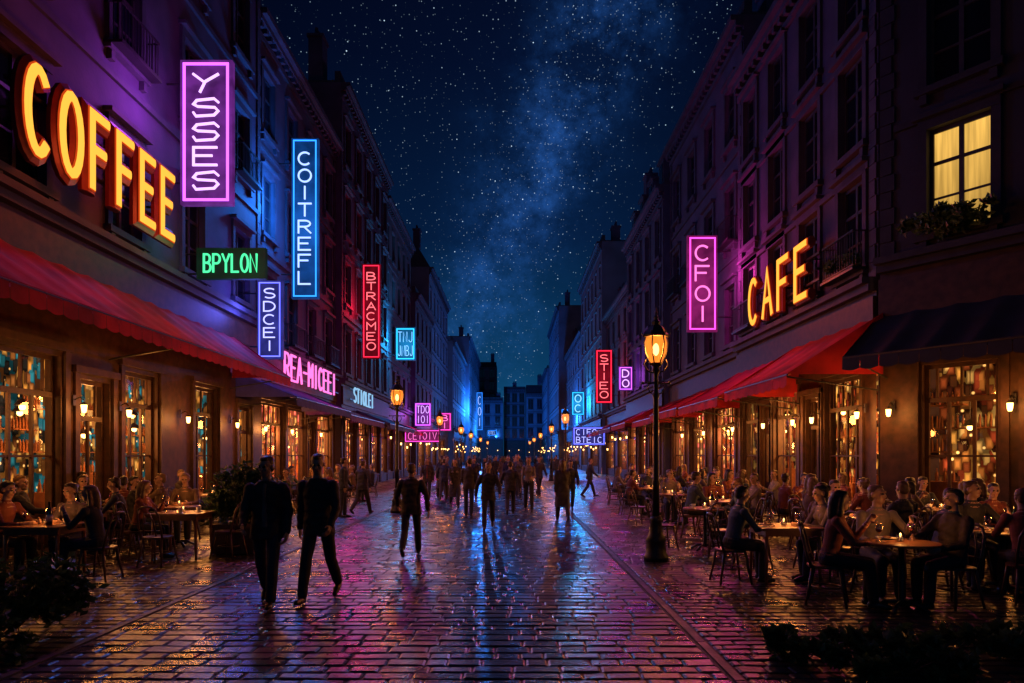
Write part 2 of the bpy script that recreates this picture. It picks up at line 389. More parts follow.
b.box(-.045, .045, y0+.005, y1-.005, .08, WH-.08); b.box(-WW/2+.07, WW/2-.07, y0+.01, y1-.01, WH*.66, WH*.66+.07); b.box(-WW/2+.07, WW/2-.07, y0+.015, y1-.015, WH*.33, WH*.33+.045)
me_frm = b.mesh('frame', M['frame'])
def panemesh(mat):
    b = MB(); b.quad((-WW/2, .14, 0), (WW/2, .14, 0), (WW/2, .14, WH), (-WW/2, .14, WH)); return b.mesh('pane', mat)
PM = {k: panemesh(M[k]) for k in ('pane', 'panelit', 'panedim')}
b = MB()
for i in range(13):
    x = -.72+i*.12; b.box(x-.008, x+.008, -.36, -.344, .06, .8)
b.box(-.76, .76, -.375, -.335, .8, .84); b.box(-.76, .76, -.365, -.345, .04, .062)
for s in (-1, 1):
    b.box(s*.75-.012, s*.75+.012, -.334, 0, .8, .83)
    for k in range(3): b.box(s*.75-.008, s*.75+.008, -.3+k*.1, -.284+k*.1, .06, .8)
b.box(-.8, .8, -.4, 0, -.06, 0.0)
me_balc = b.mesh('balcony', M['iron'])
def window(par, u, z, kind='pane', far=False, dark=False, balcony=False, sc=(1, 1, 1)):
    if far:
        return mk('window', PMF[kind], par, (u, -.0, z))
    w = mk('window', me_sur_d if dark else me_sur, par, (u, 0, z), 0, sc)
    mk('frame', me_frm, w); mk('pane', PM[kind], w)
    if balcony: mk('balcony', me_balc, w)
    return w
PMF = {}
for k in ('pane', 'panedim', 'panelit'):
    b = MB(); b.box(-WW/2-.14, WW/2+.14, -.06, 0, WH+.001, WH+.22); b.box(-WW/2-.18, WW/2+.18, -.12, 0, -.14, -.003)
    b.quad((-WW/2, .14, 0), (WW/2, .14, 0), (WW/2, .14, WH), (-WW/2, .14, WH), 1)
    b.box(-.03, .03, .1, .13, 0, WH, 0)
    PMF[k] = b.mesh('window', [M['trim'], M[k]])

def facade(b, u0, u1, z0, z1, holes, y=0, dep=.25, mi=0):
    us = sorted(set([u0, u1]+[h[0] for h in holes]+[h[1] for h in holes])); zs = sorted(set([z0, z1]+[h[2] for h in holes]+[h[3] for h in holes]))
    us = [u for u in us if u0-1e-6 <= u <= u1+1e-6]; zs = [z for z in zs if z0-1e-6 <= z <= z1+1e-6]
    for j in range(len(zs)-1):
        i = 0; zc = (zs[j]+zs[j+1])/2; run = None
        for i in range(len(us)-1):
            uc = (us[i]+us[i+1])/2
            hole = any(h[0] < uc < h[1] and h[2] < zc < h[3] for h in holes)
            if not hole and run is None: run = us[i]
            if hole and run is not None: b.quad((run, y, zs[j]), (us[i], y, zs[j]), (us[i], y, zs[j+1]), (run, y, zs[j+1]), mi); run = None
        if run is not None: b.quad((run, y, zs[j]), (us[-1], y, zs[j]), (us[-1], y, zs[j+1]), (run, y, zs[j+1]), mi)
    for (a, c, e, f) in holes:
        for q in (((a, y, e), (a, y+dep, e), (a, y+dep, f), (a, y, f)), ((c, y, e), (c, y, f), (c, y+dep, f), (c, y+dep, e)), ((a, y, f), (a, y+dep, f), (c, y+dep, f), (c, y, f)), ((a, y, e), (c, y, e), (c, y+dep, e), (a, y+dep, e))):
            b.quad(*q, mi)

def shop_window(par, a, c, z0, z1, door=False):
    w = c-a; h = z1-z0; b = MB(); f = .08; y0, y1 = .08, .15
    b.box(0, f, y0, y1, 0, h); b.box(w-f, w, y0, y1, 0, h); b.box(f, w-f, y0, y1, h-f, h); b.box(f, w-f, y0, y1, 0, f if not door else .18)
    tz = h*.74
    b.box(f, w-f, y0-.01, y1-.005, tz, tz+.1)
    n = max(2, round(w/.5)) if not door else 2
    for i in range(1, n): b.box(w*i/n-.03, w*i/n+.03, y0+.01, y1-.01, f, tz)
    for i in range(1, n+1): 
        u = w*(i-.5)/n; b.box(u-.02, u+.02, y0+.012, y1-.012, tz+.1, h-f)
    if not door: b.box(f, w-f, y0+.015, y1-.015, tz*.5, tz*.5+.04)
    if door: b.box(f, w-f, y0+.02, y1-.02, .181, .8)
    e = b.obj('door' if door else 'window', M['wood'], par, loc=(a, 0, z0))
    p = MB(); p.quad((0, .12, 0), (w, .12, 0), (w, .12, h), (0, .12, h)); p.obj('pane', M['glass'], e)
    if door:
        hb = MB(); hb.tube([(w/2+.06, y0-.0, 1.0), (w/2+.06, y0-.06, 1.02), (w/2+.06, y0-.06, 1.3), (w/2+.06, y0, 1.32)], .012); hb.obj('handle', M['iron'], e)
    return e

def wall_lantern(par, u, z, lit=True, y=-.0, power=0):
    b = MB(); b.tube([(0, 0, 0), (0, -.12, .06), (0, -.2, 0), (0, -.2, -.05)], .012, 6); b.lathe([(.01, .0), (.075, -.05), (.06, -.06)][::-1], 8, (0, -.2, -.03)); b.box(-.04, .04, -.02, 0, -.1, .1)
    o = b.obj('wall_lantern', M['iron'], par, loc=(u, y, z))
    g = MB(); g.lathe([(.03, -.24), (.045, -.2), (.055, -.09), (.02, -.085)], 8, (0, -.2, 0)); g.obj('lamp_shade', M['bulb'], o, True)
    if power: light(o, (0, -.45, -.15), (1, .33, .06), power, .12)
    return o

def building(label, loc, rz, Wd, H, wall='grey', ground=5.2, floors=3, cols=4, shops=(), doors=(), intm='int1', far=False, lit=(), dim=(), dark=False, roof='flat', depth=9, skip=(), balc=(), ilight=120, lanterns=(), wincols=None, lcol=(1, .36, .09), D=2.6, lpow=46):
    e = empty('building', loc, rz); top(e, label, 'building')
    tm = M['trimdark'] if dark else M['trim']
    fh = (H-.9-ground)/floors; holes = []; wins = []
    for fl in range(floors):
        for c in range(cols):
            u = Wd*(c+.5)/cols if wincols is None else wincols[c]
            if (fl, c) in skip: continue
            z = ground+.62+fl*fh; holes.append((u-WW/2, u+WW/2, z, z+min(WH, fh-.7))); wins.append((fl, c, u, z))
    b = MB(); facade(b, 0, Wd, ground, H, holes)
    b.quad((0, 0, 0), (0, depth, 0), (0, depth, H), (0, 0, H)); b.quad((Wd, 0, 0), (Wd, 0, H), (Wd, depth, H), (Wd, depth, 0)); b.quad((0, depth, 0), (Wd, depth, 0), (Wd, depth, H), (0, depth, H))
    b.quad((0, .3, ground), (Wd, .3, ground), (Wd, .3, H), (0, .3, H))
    b.obj('wall', walls[wall], e)
    zs = min(1, (fh-.7)/WH)
    for fl, c, u, z in wins:
        k = 'panelit' if (fl, c) in lit else ('panedim' if (fl, c) in dim else 'pane')
        window(e, u, z, k, far, dark, (fl, c) in balc or (fl in balc), (1, 1, zs))
    b = MB()
    b.box(-.0, Wd, -.1, -.002, H-.75, H-.55); b.box(0, Wd, -.28, -.002, H-.37, H-.2); b.box(0, Wd, -.45, -.002, H-.198, H)
    n = int(Wd/.42)
    for i in range(n):
        u = (i+.5)*Wd/n; b.box(u-.08, u+.08, -.24, -.002, H-.548, H-.372)
    b.obj('cornice', tm, e)
    b = MB(); b.box(0, Wd, -.22, -.003, ground+.002, ground+.16); b.box(0, Wd, -.36, -.003, ground+.162, ground+.3); b.obj('string_course', tm, e)
    for fl in range(1, floors):
        b = MB(); z = ground+fl*fh-.05; b.box(.3, Wd-.3, -.08, -.002, z, z+.14); b.obj('string_course', tm, e)
    if not far:
        for u in (0.0, Wd-.3):
            b = MB(); z = ground+.31; k = 0
            while z < H-.8:
                zz = min(z+.36, H-.78); b.box(u+(0 if k % 2 else .0), u+.3-(.06 if k % 2 else 0), -.05, -.002, z, zz-.02); z += .36; k += 1
            b.obj('pilaster', tm, e)
    b = MB()
    if roof == 'mansard':
        a = 1.1; h = 2.0
        b.add([(0, -.1, H+.002), (Wd, -.1, H+.002), (Wd, a, H+h), (0, a, H+h), (Wd, depth, H+h), (0, depth, H+h), (0, depth, H+.002), (Wd, depth, H+.002)], [(0, 1, 2, 3), (3, 2, 4, 5), (0, 3, 5, 6), (1, 7, 4, 2)])
    else:
        h = .5
        b.box(0, Wd, .02, .3, H+.002, H+.55); b.box(0, Wd, .3, depth, H+.002, H+.1)
    rf = b.obj('roof', M['roof'], e)
    for cx in ([.8, Wd-1.0] if Wd > 6 else [Wd*.5]):
        b = MB(); hh = R.uniform(1.2, 2.6); zt = H+(h if roof == 'mansard' else 0)
        b.box(cx-.45, cx+.45, 1.0, 1.7, zt+.101, zt+hh); b.box(cx-.52, cx+.52, .93, 1.77, zt+hh+.002, zt+hh+.14)
        for k in (-.25, .05, .3): b.lathe([(.1, 0), (.08, .4)], 8, (cx+k, 1.35, zt+hh+.142))
        b.obj('chimney', walls['rose'], rf)
    if roof == 'mansard' and not far:
        for c in range(cols):
            u = Wd*(c+.5)/cols
            b = MB(); b.box(u-.55, u+.55, .15, 1.6, H+.3, H+1.7); b.box(u-.65, u+.65, .05, 1.7, H+1.702, H+1.85); b.box(u-.38, u+.38, .12, .148, H+.5, H+1.5, 1)
            b.obj('dormer', [tm, M['pane']], rf)
    hs = [(a, c, .55, 3.55) for a, c in shops]+[(a, c, .06, 3.2) for a, c in doors]
    b = MB(); facade(b, 0, Wd, 0, ground, hs, y=-.04, dep=.3)
    for a, c, z0, z1 in hs:
        b.box(a-.2, a-.06, -.1, -.042, 0, z1+.1); b.box(c+.06, c+.2, -.1, -.042, 0, z1+.1); b.box(a-.24, c+.24, -.14, -.042, z1+.102, z1+.24)
        if z0 > .3: b.box(a-.05, c+.05, -.09, -.042, z0-.1, z0-.02); b.box(a+.1, c-.1, -.06, -.042, .12, z0-.16)
    b.box(0, Wd, -.12, -.042, ground-1.0, ground-.12)
    b.obj('shopfront', M['wood'], e)
    for a, c in shops: shop_window(e, a, c, .55, 3.55)
    for a, c in doors: shop_window(e, a, c, .06, 3.2, True)
    if hs:
        a0 = max(.2, min(h[0] for h in hs)-.6); a1 = min(Wd-.2, max(h[1] for h in hs)+.6)
        b = MB(); b.quad((a0, D, .03), (a1, D, .03), (a1, D, 4.0), (a0, D, 4.0), 1)
        b.quad((a0, .3, .03), (a0, D, .03), (a0, D, 4.0), (a0, .3, 4.0), 1); b.quad((a1, .3, .03), (a1, .3, 4.0), (a1, D, 4.0), (a1, D, .03), 1); b.quad((a0, .3, 4.0), (a0, D, 4.0), (a1, D, 4.0), (a1, .3, 4.0)); b.quad((a0, .3, .03), (a1, .3, .03), (a1, D, .03), (a0, D, .03))
        x = a0+.3; yc = D*.5
        while x < a1-.8:
            w = R.uniform(.5, 1.1); hgt = R.uniform(.9, 1.3); b.box(x, x+w, yc, yc+.4, .035, hgt)
            for k in range(int(w/.16)):
                b.lathe([(.035, 0), (.035, .16), (.012, .22), (.012, .28)], 6, (x+.08+k*.16, yc+.2, hgt+.001), mi=0)
            x += w+R.uniform(.3, 1.0)
        # wall shelves with bottles and frames in front of the back wall
        for zz in (1.75, 2.25, 2.75):
            x = a0+.2
            while x < a1-.9:
                w = R.uniform(.5, .9)
                if R.random() < .65:
                    b.box(x, x+w, D-.25, D-.02, zz, zz+.03)
                    for k in range(int(w/.1)): b.lathe([(.03, 0), (.03, R.uniform(.1, .2)), (.01, .27)], 5, (x+.05+k*.1, D-.14, zz+.031))
                x += w+R.uniform(.15, .5)
        b.obj('interior', [M['intwall'], M[intm]], e)
        if not far:
            n = max(2, int((a1-a0)/.8))
            for i in range(n):
                u = a0+(i+.5)*(a1-a0)/n; yy = R.uniform(.5, D*.6); zz = R.uniform(2.1, 3.1)
                b = MB(); b.tube([(0, 0, .12), (0, 0, 4.0-zz)], .008, 5); b.lathe([(.14, .0), (.09, .08), (.02, .14)], 12); b.ell((0, 0, -.03), (.06, .06, .06), mi=1, nu=10, nv=7)
                b.obj('pendant_lamp', [M['iron'], M['bulb']], e, loc=(u, yy, zz))
        nl = max(1, int((a1-a0)/4.5))
        for i in range(nl): light(e, (a0+(i+.5)*(a1-a0)/nl, .7, 2.5), lcol, ilight, .25)
    for u in lanterns: wall_lantern(e, u, 2.75, y=-.1, power=lpow if not far else 0)
    if far:
        for i in range(int(Wd/2.2)): wall_lantern(e, 1+i*2.2+R.uniform(-.5, .5), R.uniform(2.3, 3.4), y=-.1)
    return e

RL, RR = rad(90), rad(-90)
def left(y0, y1, X, **k): return building(loc=(-X, y0, 0), rz=RL, Wd=y1-y0-.01, **k)
def right(y0, y1, X, **k): return building(loc=(X, y1, 0), rz=RR, Wd=y1-y0-.01, **k)
left(7, 23, 8.5, label='violet plaster building with cafe shopfront and red awning', H=18.3, wall='violet', ground=5.9, floors=3, cols=5,
     shops=((1.2, 2.8), (4.1, 5.8), (7.9, 9.3), (11.2, 12.6)), doors=((6.35, 7.35), (14.1, 15.1)), lanterns=(3.4, 6.08, 7.62, 10.3, 13.4), intm='int3', ilight=260, balc=(1,))
left(23, 33.5, 8.7, label='grey plaster building above a brightly lit bar', H=16.8, wall='grey', ground=5.3, floors=3, cols=4, shops=((.5, 2.9), (3.3, 5.7), (7.2, 9.6)), doors=((6.0, 6.9),), intm='int2', ilight=800, lanterns=(.3, 3.1, 7.05), balc=(0,), lcol=(1, .3, .08))
left(33.5, 46, 8.4, label='tall rose plaster building with a flat roof and chimneys', H=20, wall='rose', ground=5.2, floors=4, cols=5, shops=((.6, 3), (3.6, 6), (7, 9.4), (10, 12)), intm='int2', ilight=450, lcol=(1, .28, .1))
left(46, 58, 8.6, label='narrow stone building with a corniced roofline', H=19.2, wall='cream', ground=5, floors=4, cols=5, shops=((.6, 3), (4, 6.4), (8, 11)), intm='int2', ilight=400, far=True)
left(58, 70, 8.2, label='lower blue grey building with a corniced roof', H=15.5, wall='grey', ground=5, floors=3, cols=4, shops=((1, 5), (6, 10)), intm='int2', ilight=400, far=True)
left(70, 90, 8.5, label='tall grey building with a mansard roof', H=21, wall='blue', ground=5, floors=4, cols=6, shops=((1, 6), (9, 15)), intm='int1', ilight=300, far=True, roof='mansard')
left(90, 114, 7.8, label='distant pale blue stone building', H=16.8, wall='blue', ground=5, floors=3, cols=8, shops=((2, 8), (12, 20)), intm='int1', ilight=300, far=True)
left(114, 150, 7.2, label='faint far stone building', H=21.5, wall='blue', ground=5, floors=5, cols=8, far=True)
right(14.9, 24, 8.0, label='violet grey building above a cafe with red awning', H=14.8, wall='violet', ground=5.3, floors=3, cols=4, shops=((.4, 2.0), (3.2, 5.0), (6.6, 8.4)), doors=((2.25, 2.95), (5.5, 6.3)), lanterns=(.15, 3.05, 5.25, 6.45, 8.75), intm='int1', ilight=560, balc=(0,), lpow=56)
right(24, 35, 8.15, label='rose plaster building glowing pink from neon', H=17.2, wall='rose', ground=5.2, floors=3, cols=4, shops=((.7, 3.0), (4.0, 6.4), (7.6, 10.2)), intm='int2', ilight=500, lanterns=(3.5, 7.0), balc=(1,), lcol=(1, .3, .09))
right(35, 46, 7.8, label='grey building with mansard roof and dormers', H=15.6, wall='grey', ground=5.2, floors=3, cols=4, shops=((.7, 3.4), (4.4, 6.6), (7.6, 10.2)), intm='int2', ilight=450, roof='mansard', lcol=(1, .3, .08))
right(46, 60, 8.3, label='lower cream stone building with a heavy cornice', H=13.6, wall='cream', ground=5, floors=3, cols=5, shops=((1, 5), (7, 12)), intm='int2', ilight=400, far=True)
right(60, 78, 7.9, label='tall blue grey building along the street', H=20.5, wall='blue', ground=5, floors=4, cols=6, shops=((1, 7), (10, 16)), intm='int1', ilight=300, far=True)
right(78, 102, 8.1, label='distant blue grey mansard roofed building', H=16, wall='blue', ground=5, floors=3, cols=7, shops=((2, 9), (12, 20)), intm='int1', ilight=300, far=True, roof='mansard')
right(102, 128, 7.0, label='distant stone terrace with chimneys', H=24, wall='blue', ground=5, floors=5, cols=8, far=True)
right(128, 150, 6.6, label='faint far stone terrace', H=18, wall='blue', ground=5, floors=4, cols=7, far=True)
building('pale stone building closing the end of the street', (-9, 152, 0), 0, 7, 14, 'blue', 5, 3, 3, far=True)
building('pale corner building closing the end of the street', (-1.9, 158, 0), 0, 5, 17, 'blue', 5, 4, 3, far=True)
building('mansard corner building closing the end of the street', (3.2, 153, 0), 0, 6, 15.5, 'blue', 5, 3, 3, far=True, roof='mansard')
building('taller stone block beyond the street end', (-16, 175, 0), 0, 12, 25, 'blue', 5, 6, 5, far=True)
TH = math.atan2(-.814, .58)
e0 = building('dark stone corner building with one lit window', (8.0, 14.8, 0), TH, 7.5, 15.5, 'dark', 5.6, 3, 3, shops=((.85, 2.2), (2.75, 4.0)), doors=((4.5, 5.5),), intm='int1', ilight=240, lit=((0, 0),), dark=True, wincols=(1.52, 3.9, 6.3), lanterns=(.3, 2.48, 4.25), D=1.15, lpow=50)

# ------------------------------------------------------------------ awnings
def awning(loc, rz, Wd, out, zt, zf, mat, label, cat='awning'):
    e = empty('awning', loc, rz); top(e, label, cat, group='shop awnings along the street')
    b = MB(); nb = max(3, int(Wd/.75)); nu = nb*6; nv = 6
    def P(i, j, dz=0):
        s = j/nv; ph = abs(math.sin(math.pi*i/6)); sag = -.05*math.sin(math.pi*s)-.12*ph*(.35+.65*s)
        return (Wd*i/nu, -out*s, zt+(zf-zt)*s+sag+dz)
    vs = [P(i, j) for j in range(nv+1) for i in range(nu+1)]; k = nu+1
    b.add(vs, [(j*k+i, (j+1)*k+i, (j+1)*k+i+1, j*k+i+1) for j in range(nv) for i in range(nu)])
    for i in (0, nu):
        b.add([(Wd*i/nu, 0, zt), (Wd*i/nu, -out, zf), (Wd*i/nu, -out, zf-.02), (Wd*i/nu, 0, zf-.02)], [(0, 1, 2, 3)])
    b.obj('canopy', mat, e, True)
    b = MB(); n = int(Wd/.36)
    for i in range(n):
        a = Wd*i/n; c = Wd*(i+1)/n-.012; pts = [(a, -out-.012, zf-.0), (a, -out-.02, zf-.26)]
        for q in range(1, 6): pts.append((a+(c-a)*q/6, -out-.022, zf-.26-.04*math.sin(math.pi*q/6)))
        pts += [(c, -out-.02, zf-.26), (c, -out-.012, zf-.0)]
        b.add(pts, [tuple(range(len(pts)))])
    b.obj('valance', mat, e)
    for u in (.15, Wd-.15) if Wd < 8 else (.15, Wd/2, Wd-.15):
        b = MB(); b.tube([(u, .0, zf-.35), (u, -out*.5, zf-.2), (u, -out+.02, zf-.05)], .02, 6); b.obj('support_arm', M['iron'], e)
    b = MB(); b.tube([(0, -out, zf-.03), (Wd, -out, zf-.03)], .022, 6); b.obj('front_bar', M['iron'], e)
    return e
awning((-8.44, 8.0, 0), RL, 12.6, 1.75, 5.3, 4.05, M['red'], 'long red canvas awning over the cafe terrace')
awning((-8.6, 20.9, 0), RL, 7.0, 2.0, 4.3, 3.5, M['blueaw'], 'dark indigo canvas awning over a bar front')
awning((-8.6, 28.4, 0), RL, 7.4, 1.9, 4.1, 3.4, M['plum'], 'plum canvas awning over a bar front')
awning((-8.3, 36.4, 0), RL, 9, 1.8, 4.1, 3.4, M['blueaw'], 'dark indigo canvas awning over a shop')
awning((-8.5, 46.6, 0), RL, 12, 1.8, 4.1, 3.4, M['red'], 'red canvas awning over a distant shop')
awning((7.94, 18.9, 0), RR, 4.3, 2.05, 4.75, 3.45, M['red'], 'bright red canvas awning sloping over the cafe terrace')
awning((7.94, 23.7, 0), RR, 4.5, 2.15, 4.6, 3.35, M['red'], 'bright red canvas awning sloping over the cafe terrace')
awning((8.05, 28.9, 0), RR, 4.6, 2.2, 4.45, 3.4, M['red'], 'red canvas awning over a lit bar')
awning((8.05, 34.4, 0), RR, 4.9, 2.0, 4.4, 3.35, M['red'], 'red canvas awning over a lit bar')
awning((7.74, 40.2, 0), RR, 4.9, 1.9, 4.3, 3.4, M['red'], 'red canvas awning over a shop')
awning((7.74, 45.7, 0), RR, 5, 1.9, 4.2, 3.35, M['plum'], 'dark plum canvas awning over a shop')
awning((7.9, 62, 0), RR, 14, 1.8, 4.2, 3.4, M['red'], 'red canvas awning over distant shops')
nrm = Vector((-.814, -.58, 0)); uu = Vector((.58, -.814, 0))
p = Vector((8, 14.8, 0))+nrm*.06
awning((p.x, p.y, 0), TH, 7.0, 1.5, 4.75, 3.7, M['navy'], 'near black canvas awning over the corner cafe')

# ------------------------------------------------------------------ neon lettering
def arc(cx, cy, rx, ry, a0, a1, n=10):
    return [(cx+rx*math.cos(rad(a0+(a1-a0)*i/n)), cy+ry*math.sin(rad(a0+(a1-a0)*i/n))) for i in range(n+1)]
GL = {
 'C': [arc(.3, .5, .3, .5, 50, 310, 16)], 'O': [arc(.3, .5, .3, .5, 0, 360, 20)],
 'F': [[(.56, 1), (0, 1), (0, 0)], [(.05, .53), (.44, .53)]], 'E': [[(.56, 1), (0, 1), (0, 0), (.56, 0)], [(.05, .53), (.44, .53)]],
 'A': [[(0, 0), (.3, 1), (.6, 0)], [(.13, .34), (.47, .34)]], 'I': [[(.3, 0), (.3, 1)]], 'T': [[(0, 1), (.6, 1)], [(.3, .95), (.3, 0)]],
 'R': [[(0, 0), (0, 1)]+arc(.3, .75, .26, .25, 90, -90, 8)+[(.03, .5)], [(.28, .47), (.58, 0)]], 'L': [[(0, 1), (0, 0), (.55, 0)]],
 'B': [[(0, .5), (0, 1)]+arc(.28, .76, .24, .24, 90, -90, 8)+[(0, .52)], [(0, .5), (0, 0)]+arc(.3, .25, .28, .25, -90, 90, 8)],
 'P': [[(0, 0), (0, 1)]+arc(.3, .74, .28, .26, 90, -90, 8)+[(.03, .48)]], 'Y': [[(0, 1), (.3, .5), (.6, 1)], [(.3, .45), (.3, 0)]],
 'N': [[(0, 0), (0, 1), (.55, 0), (.55, 1)]], 'M': [[(0, 0), (0, 1), (.3, .45), (.6, 1), (.6, 0)]],
 'S': [arc(.3, .75, .27, .25, 40, 270, 10)+arc(.3, .25, .27, .25, 90, -140, 10)[1:]], 'D': [[(0, 0), (0, 1), (.2, 1)]+arc(.2, .5, .38, .5, 80, -80, 10)+[(.2, 0), (0, 0)]],
 'Z': [[(0, 1), (.55, 1), (0, 0), (.55, 0)]], 'J': [[(.5, 1), (.5, .22)]+arc(.27, .22, .23, .22, 0, -170, 7)], '-': [[(.1, .5), (.5, .5)]], ' ': [],
 'U': [[(0, 1), (0, .28)]+arc(.28, .28, .28, .28, 180, 360, 8)+[(.56, 1)]], 'V': [[(0, 1), (.3, 0), (.6, 1)]],
 's': [[(.6, .8), (.5, 1), (.08, .9), (0, .68), (.1, .55), (.52, .5), (.6, .3), (.5, .06), (.06, 0), (0, .2)]],
 'y': [[(0, 1), (.26, .55), (.6, 1)], [(.27, .52), (.16, 0)]], 'e': [[(0, .85), (.04, 0), (.58, .05), (.6, .9)], [(.3, .05), (.3, .6)]]}
NE = {}
def neon(c):
    if c not in NE:
        base = {'purple': (.6, .09, 1), 'blue': (.02, .22, 1), 'cyan': (.02, .42, 1), 'green': (.01, 1, .35), 'red': (1, .015, .05), 'pink': (1, .05, .5), 'indigo': (.12, .13, 1), 'white': (.2, .5, .8)}[c]
        mixw = {'red': .12, 'green': .08, 'pink': .12, 'white': .1, 'cyan': .2, 'blue': .3}.get(c, .32)
        pst = {'pink': 1.7, 'white': 1.1, 'red': 2.0, 'green': 1.3}.get(c, 2.1)
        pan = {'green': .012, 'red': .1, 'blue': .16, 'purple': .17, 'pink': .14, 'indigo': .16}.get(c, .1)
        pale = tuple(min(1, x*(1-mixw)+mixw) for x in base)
        NE[c] = (emis(c+'_neon_letter', pale, pst), emis(c+'_neon_border', base, 2.8), panel_glow_mat(c+'_sign_panel_glow', base, pan), base)
    return NE[c]
def sign(label, loc, w, h, text, col, vertical=True, rz=0, power=30, bracket=0, rows=None, border=True, lit_y=-1.5, thick=1.0, panel=True, fill=None):
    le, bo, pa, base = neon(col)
    e = empty('neon_sign', loc, rz); top(e, label, 'neon sign', group='neon signs on the shop fronts')
    f = .035
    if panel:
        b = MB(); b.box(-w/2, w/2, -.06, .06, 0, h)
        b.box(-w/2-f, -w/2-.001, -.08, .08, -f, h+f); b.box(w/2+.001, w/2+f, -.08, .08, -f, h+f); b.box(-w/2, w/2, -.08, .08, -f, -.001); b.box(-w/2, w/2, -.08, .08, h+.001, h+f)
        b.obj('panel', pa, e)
    else:
        b = MB()
        for zz in (.25, .75): b.box(-w/2, w/2, -.05, -.01, h*zz-.02, h*zz+.02)
        b.obj('mounting_rail', M['iron'], e)
    if border:
        for sy in (-1, 1):
            b = MB(); m = min(w, h)*.06; b.stroke([(-w/2+m, m), (w/2-m, m), (w/2-m, h-m), (-w/2+m, h-m), (-w/2+m, m)], min(w, h)*.025, sy*.1); b.obj('border_tube', bo, e)
    lines = rows or ([text] if not vertical else list(text))
    nr = len(lines); H = h*.86/nr
    for r_, ln in enumerate(lines):
        n = len(ln); cw = (w*.84)/n
        lw = min(cw*.74, H*.6 if not vertical else w*.5); lh = H*.72 if vertical or nr > 1 else h*(fill or .56)
        zc = h*.93-(r_+.5)*H
        for i, ch in enumerate(ln):
            if ch == ' ': continue
            xc = -w*.42+(i+.5)*cw; b = MB()
            for s in GL[ch]:
                b.stroke([(xc+(px-.3)/.6*lw, zc+(py-.5)*lh) for px, py in s], max(.018, min(lw, lh)*.07)*thick, -.1, 0, 6)
            b.obj('letter', le, e)
    if bracket:
        for zz in (h*.15, h*.85):
            b = MB(); b.tube([(bracket*(w/2+f), 0, zz), (bracket*(w/2+.75), 0, zz)], .025, 6); b.obj('bracket', M['iron'], e)
    if power:
        light(e, (0, lit_y, h*.5), base, power, .4)
    return e
def blade_l(px0, px1, y0, y1, text, col, label, power, **k):
    D = 8.1*683/(512-px0); w = (px1-px0)*D/683; h = (y1-y0)*D/683; z = 1.7+(455-y1)*D/683
    return sign(label, (-8.1+w/2, D, z), w, h, text, col, power=power, bracket=-1, **k)
def blade_r(px0, px1, y0, y1, text, col, label, power, **k):
    D = 7.6*683/(px1-512); w = (px1-px0)*D/683; h = (y1-y0)*D/683; z = 1.7+(455-y1)*D/683
    return sign(label, (7.6-w/2, D, z), w, h, text, col, power=power, bracket=1, **k)
blade_l(183, 232, 63, 204, 'yssEs', 'purple', 'tall purple neon blade sign with a glowing border', 190)
blade_l(293, 318, 140, 298, 'COITREFL', 'blue', 'very tall bright blue neon blade sign', 1100)
blade_l(199, 265, 250, 278, 'BPYLON', 'green', 'small green neon sign in a dark frame', 22, vertical=False, thick=1.5, border=False, fill=.62)
blade_l(259, 282, 282, 358, 'SDCEI', 'indigo', 'indigo blue neon blade sign above the awning', 200)
blade_l(363, 380, 265, 358, 'BTRACMEO', 'red', 'tall red neon blade sign with stacked letters', 260)
blade_l(396, 415, 328, 360, '', 'cyan', 'square cyan neon sign with two rows of letters', 1200, rows=['TNJ', 'JNBJ'], vertical=False)
blade_l(415, 431, 403, 426, '', 'purple', 'small purple neon sign', 200, rows=['TDO', 'IOI'], vertical=False)
blade_l(405, 440, 430, 442, 'CEIOIV', 'pink', 'small pink neon sign over a doorway', 80, vertical=False)
blade_r(688, 716, 237, 331, 'CFOI', 'pink', 'tall magenta neon blade sign with four stacked letters', 340)
blade_r(596, 612, 350, 403, 'STIEO', 'red', 'red neon blade sign', 260)
blade_r(619, 632, 367, 390, 'DO', 'purple', 'small purple neon sign', 160)
blade_r(572, 584, 392, 415, 'OC', 'cyan', 'small cyan neon sign', 1800)
blade_r(573, 605, 427, 445, '', 'indigo', 'indigo neon panel with two rows of letters', 200, rows=['CIEOI', 'BTEIC'], vertical=False)
sign('distant narrow blue neon blade sign with an added light washing the far facades blue', (-5.6, 118, 6), 1.0, 6.5, 'COI', 'blue', power=9000, bracket=-1, lit_y=-5)  # strong blue light added here to wash the far facades in place of haze
sign('distant small pink neon blade sign', (-6.9, 70, 4.2), 1.3, 1.8, 'BI', 'pink', power=200, bracket=-1)
sign('added distant blue neon blade sign washing the far facades blue', (6.8, 88, 5), .8, 2.6, 'TI', 'blue', power=5000, bracket=1, lit_y=-3)  # sign added to carry a blue light onto the far buildings
sign('added far blue neon sign lighting the closing building', (-4.4, 151.7, 6), 2, 1.2, 'OTEL', 'blue', vertical=False, power=9000, lit_y=-16)  # sign added for its light, set well forward to wash the street end blue
sign('pink neon lettering on the fascia above a bar', (-8.25, 28, 4.3), 8.6, 1.25, 'REA-MICEEI', 'pink', False, RL, 170, border=False, thick=1.15, panel=False, fill=.74)
sign('pale blue neon lettering on a shop fascia', (-8.15, 37.2, 4.25), 6, 1.05, 'STIOLEI', 'white', False, RL, 25, border=False, thick=1.1, panel=False, fill=.7)

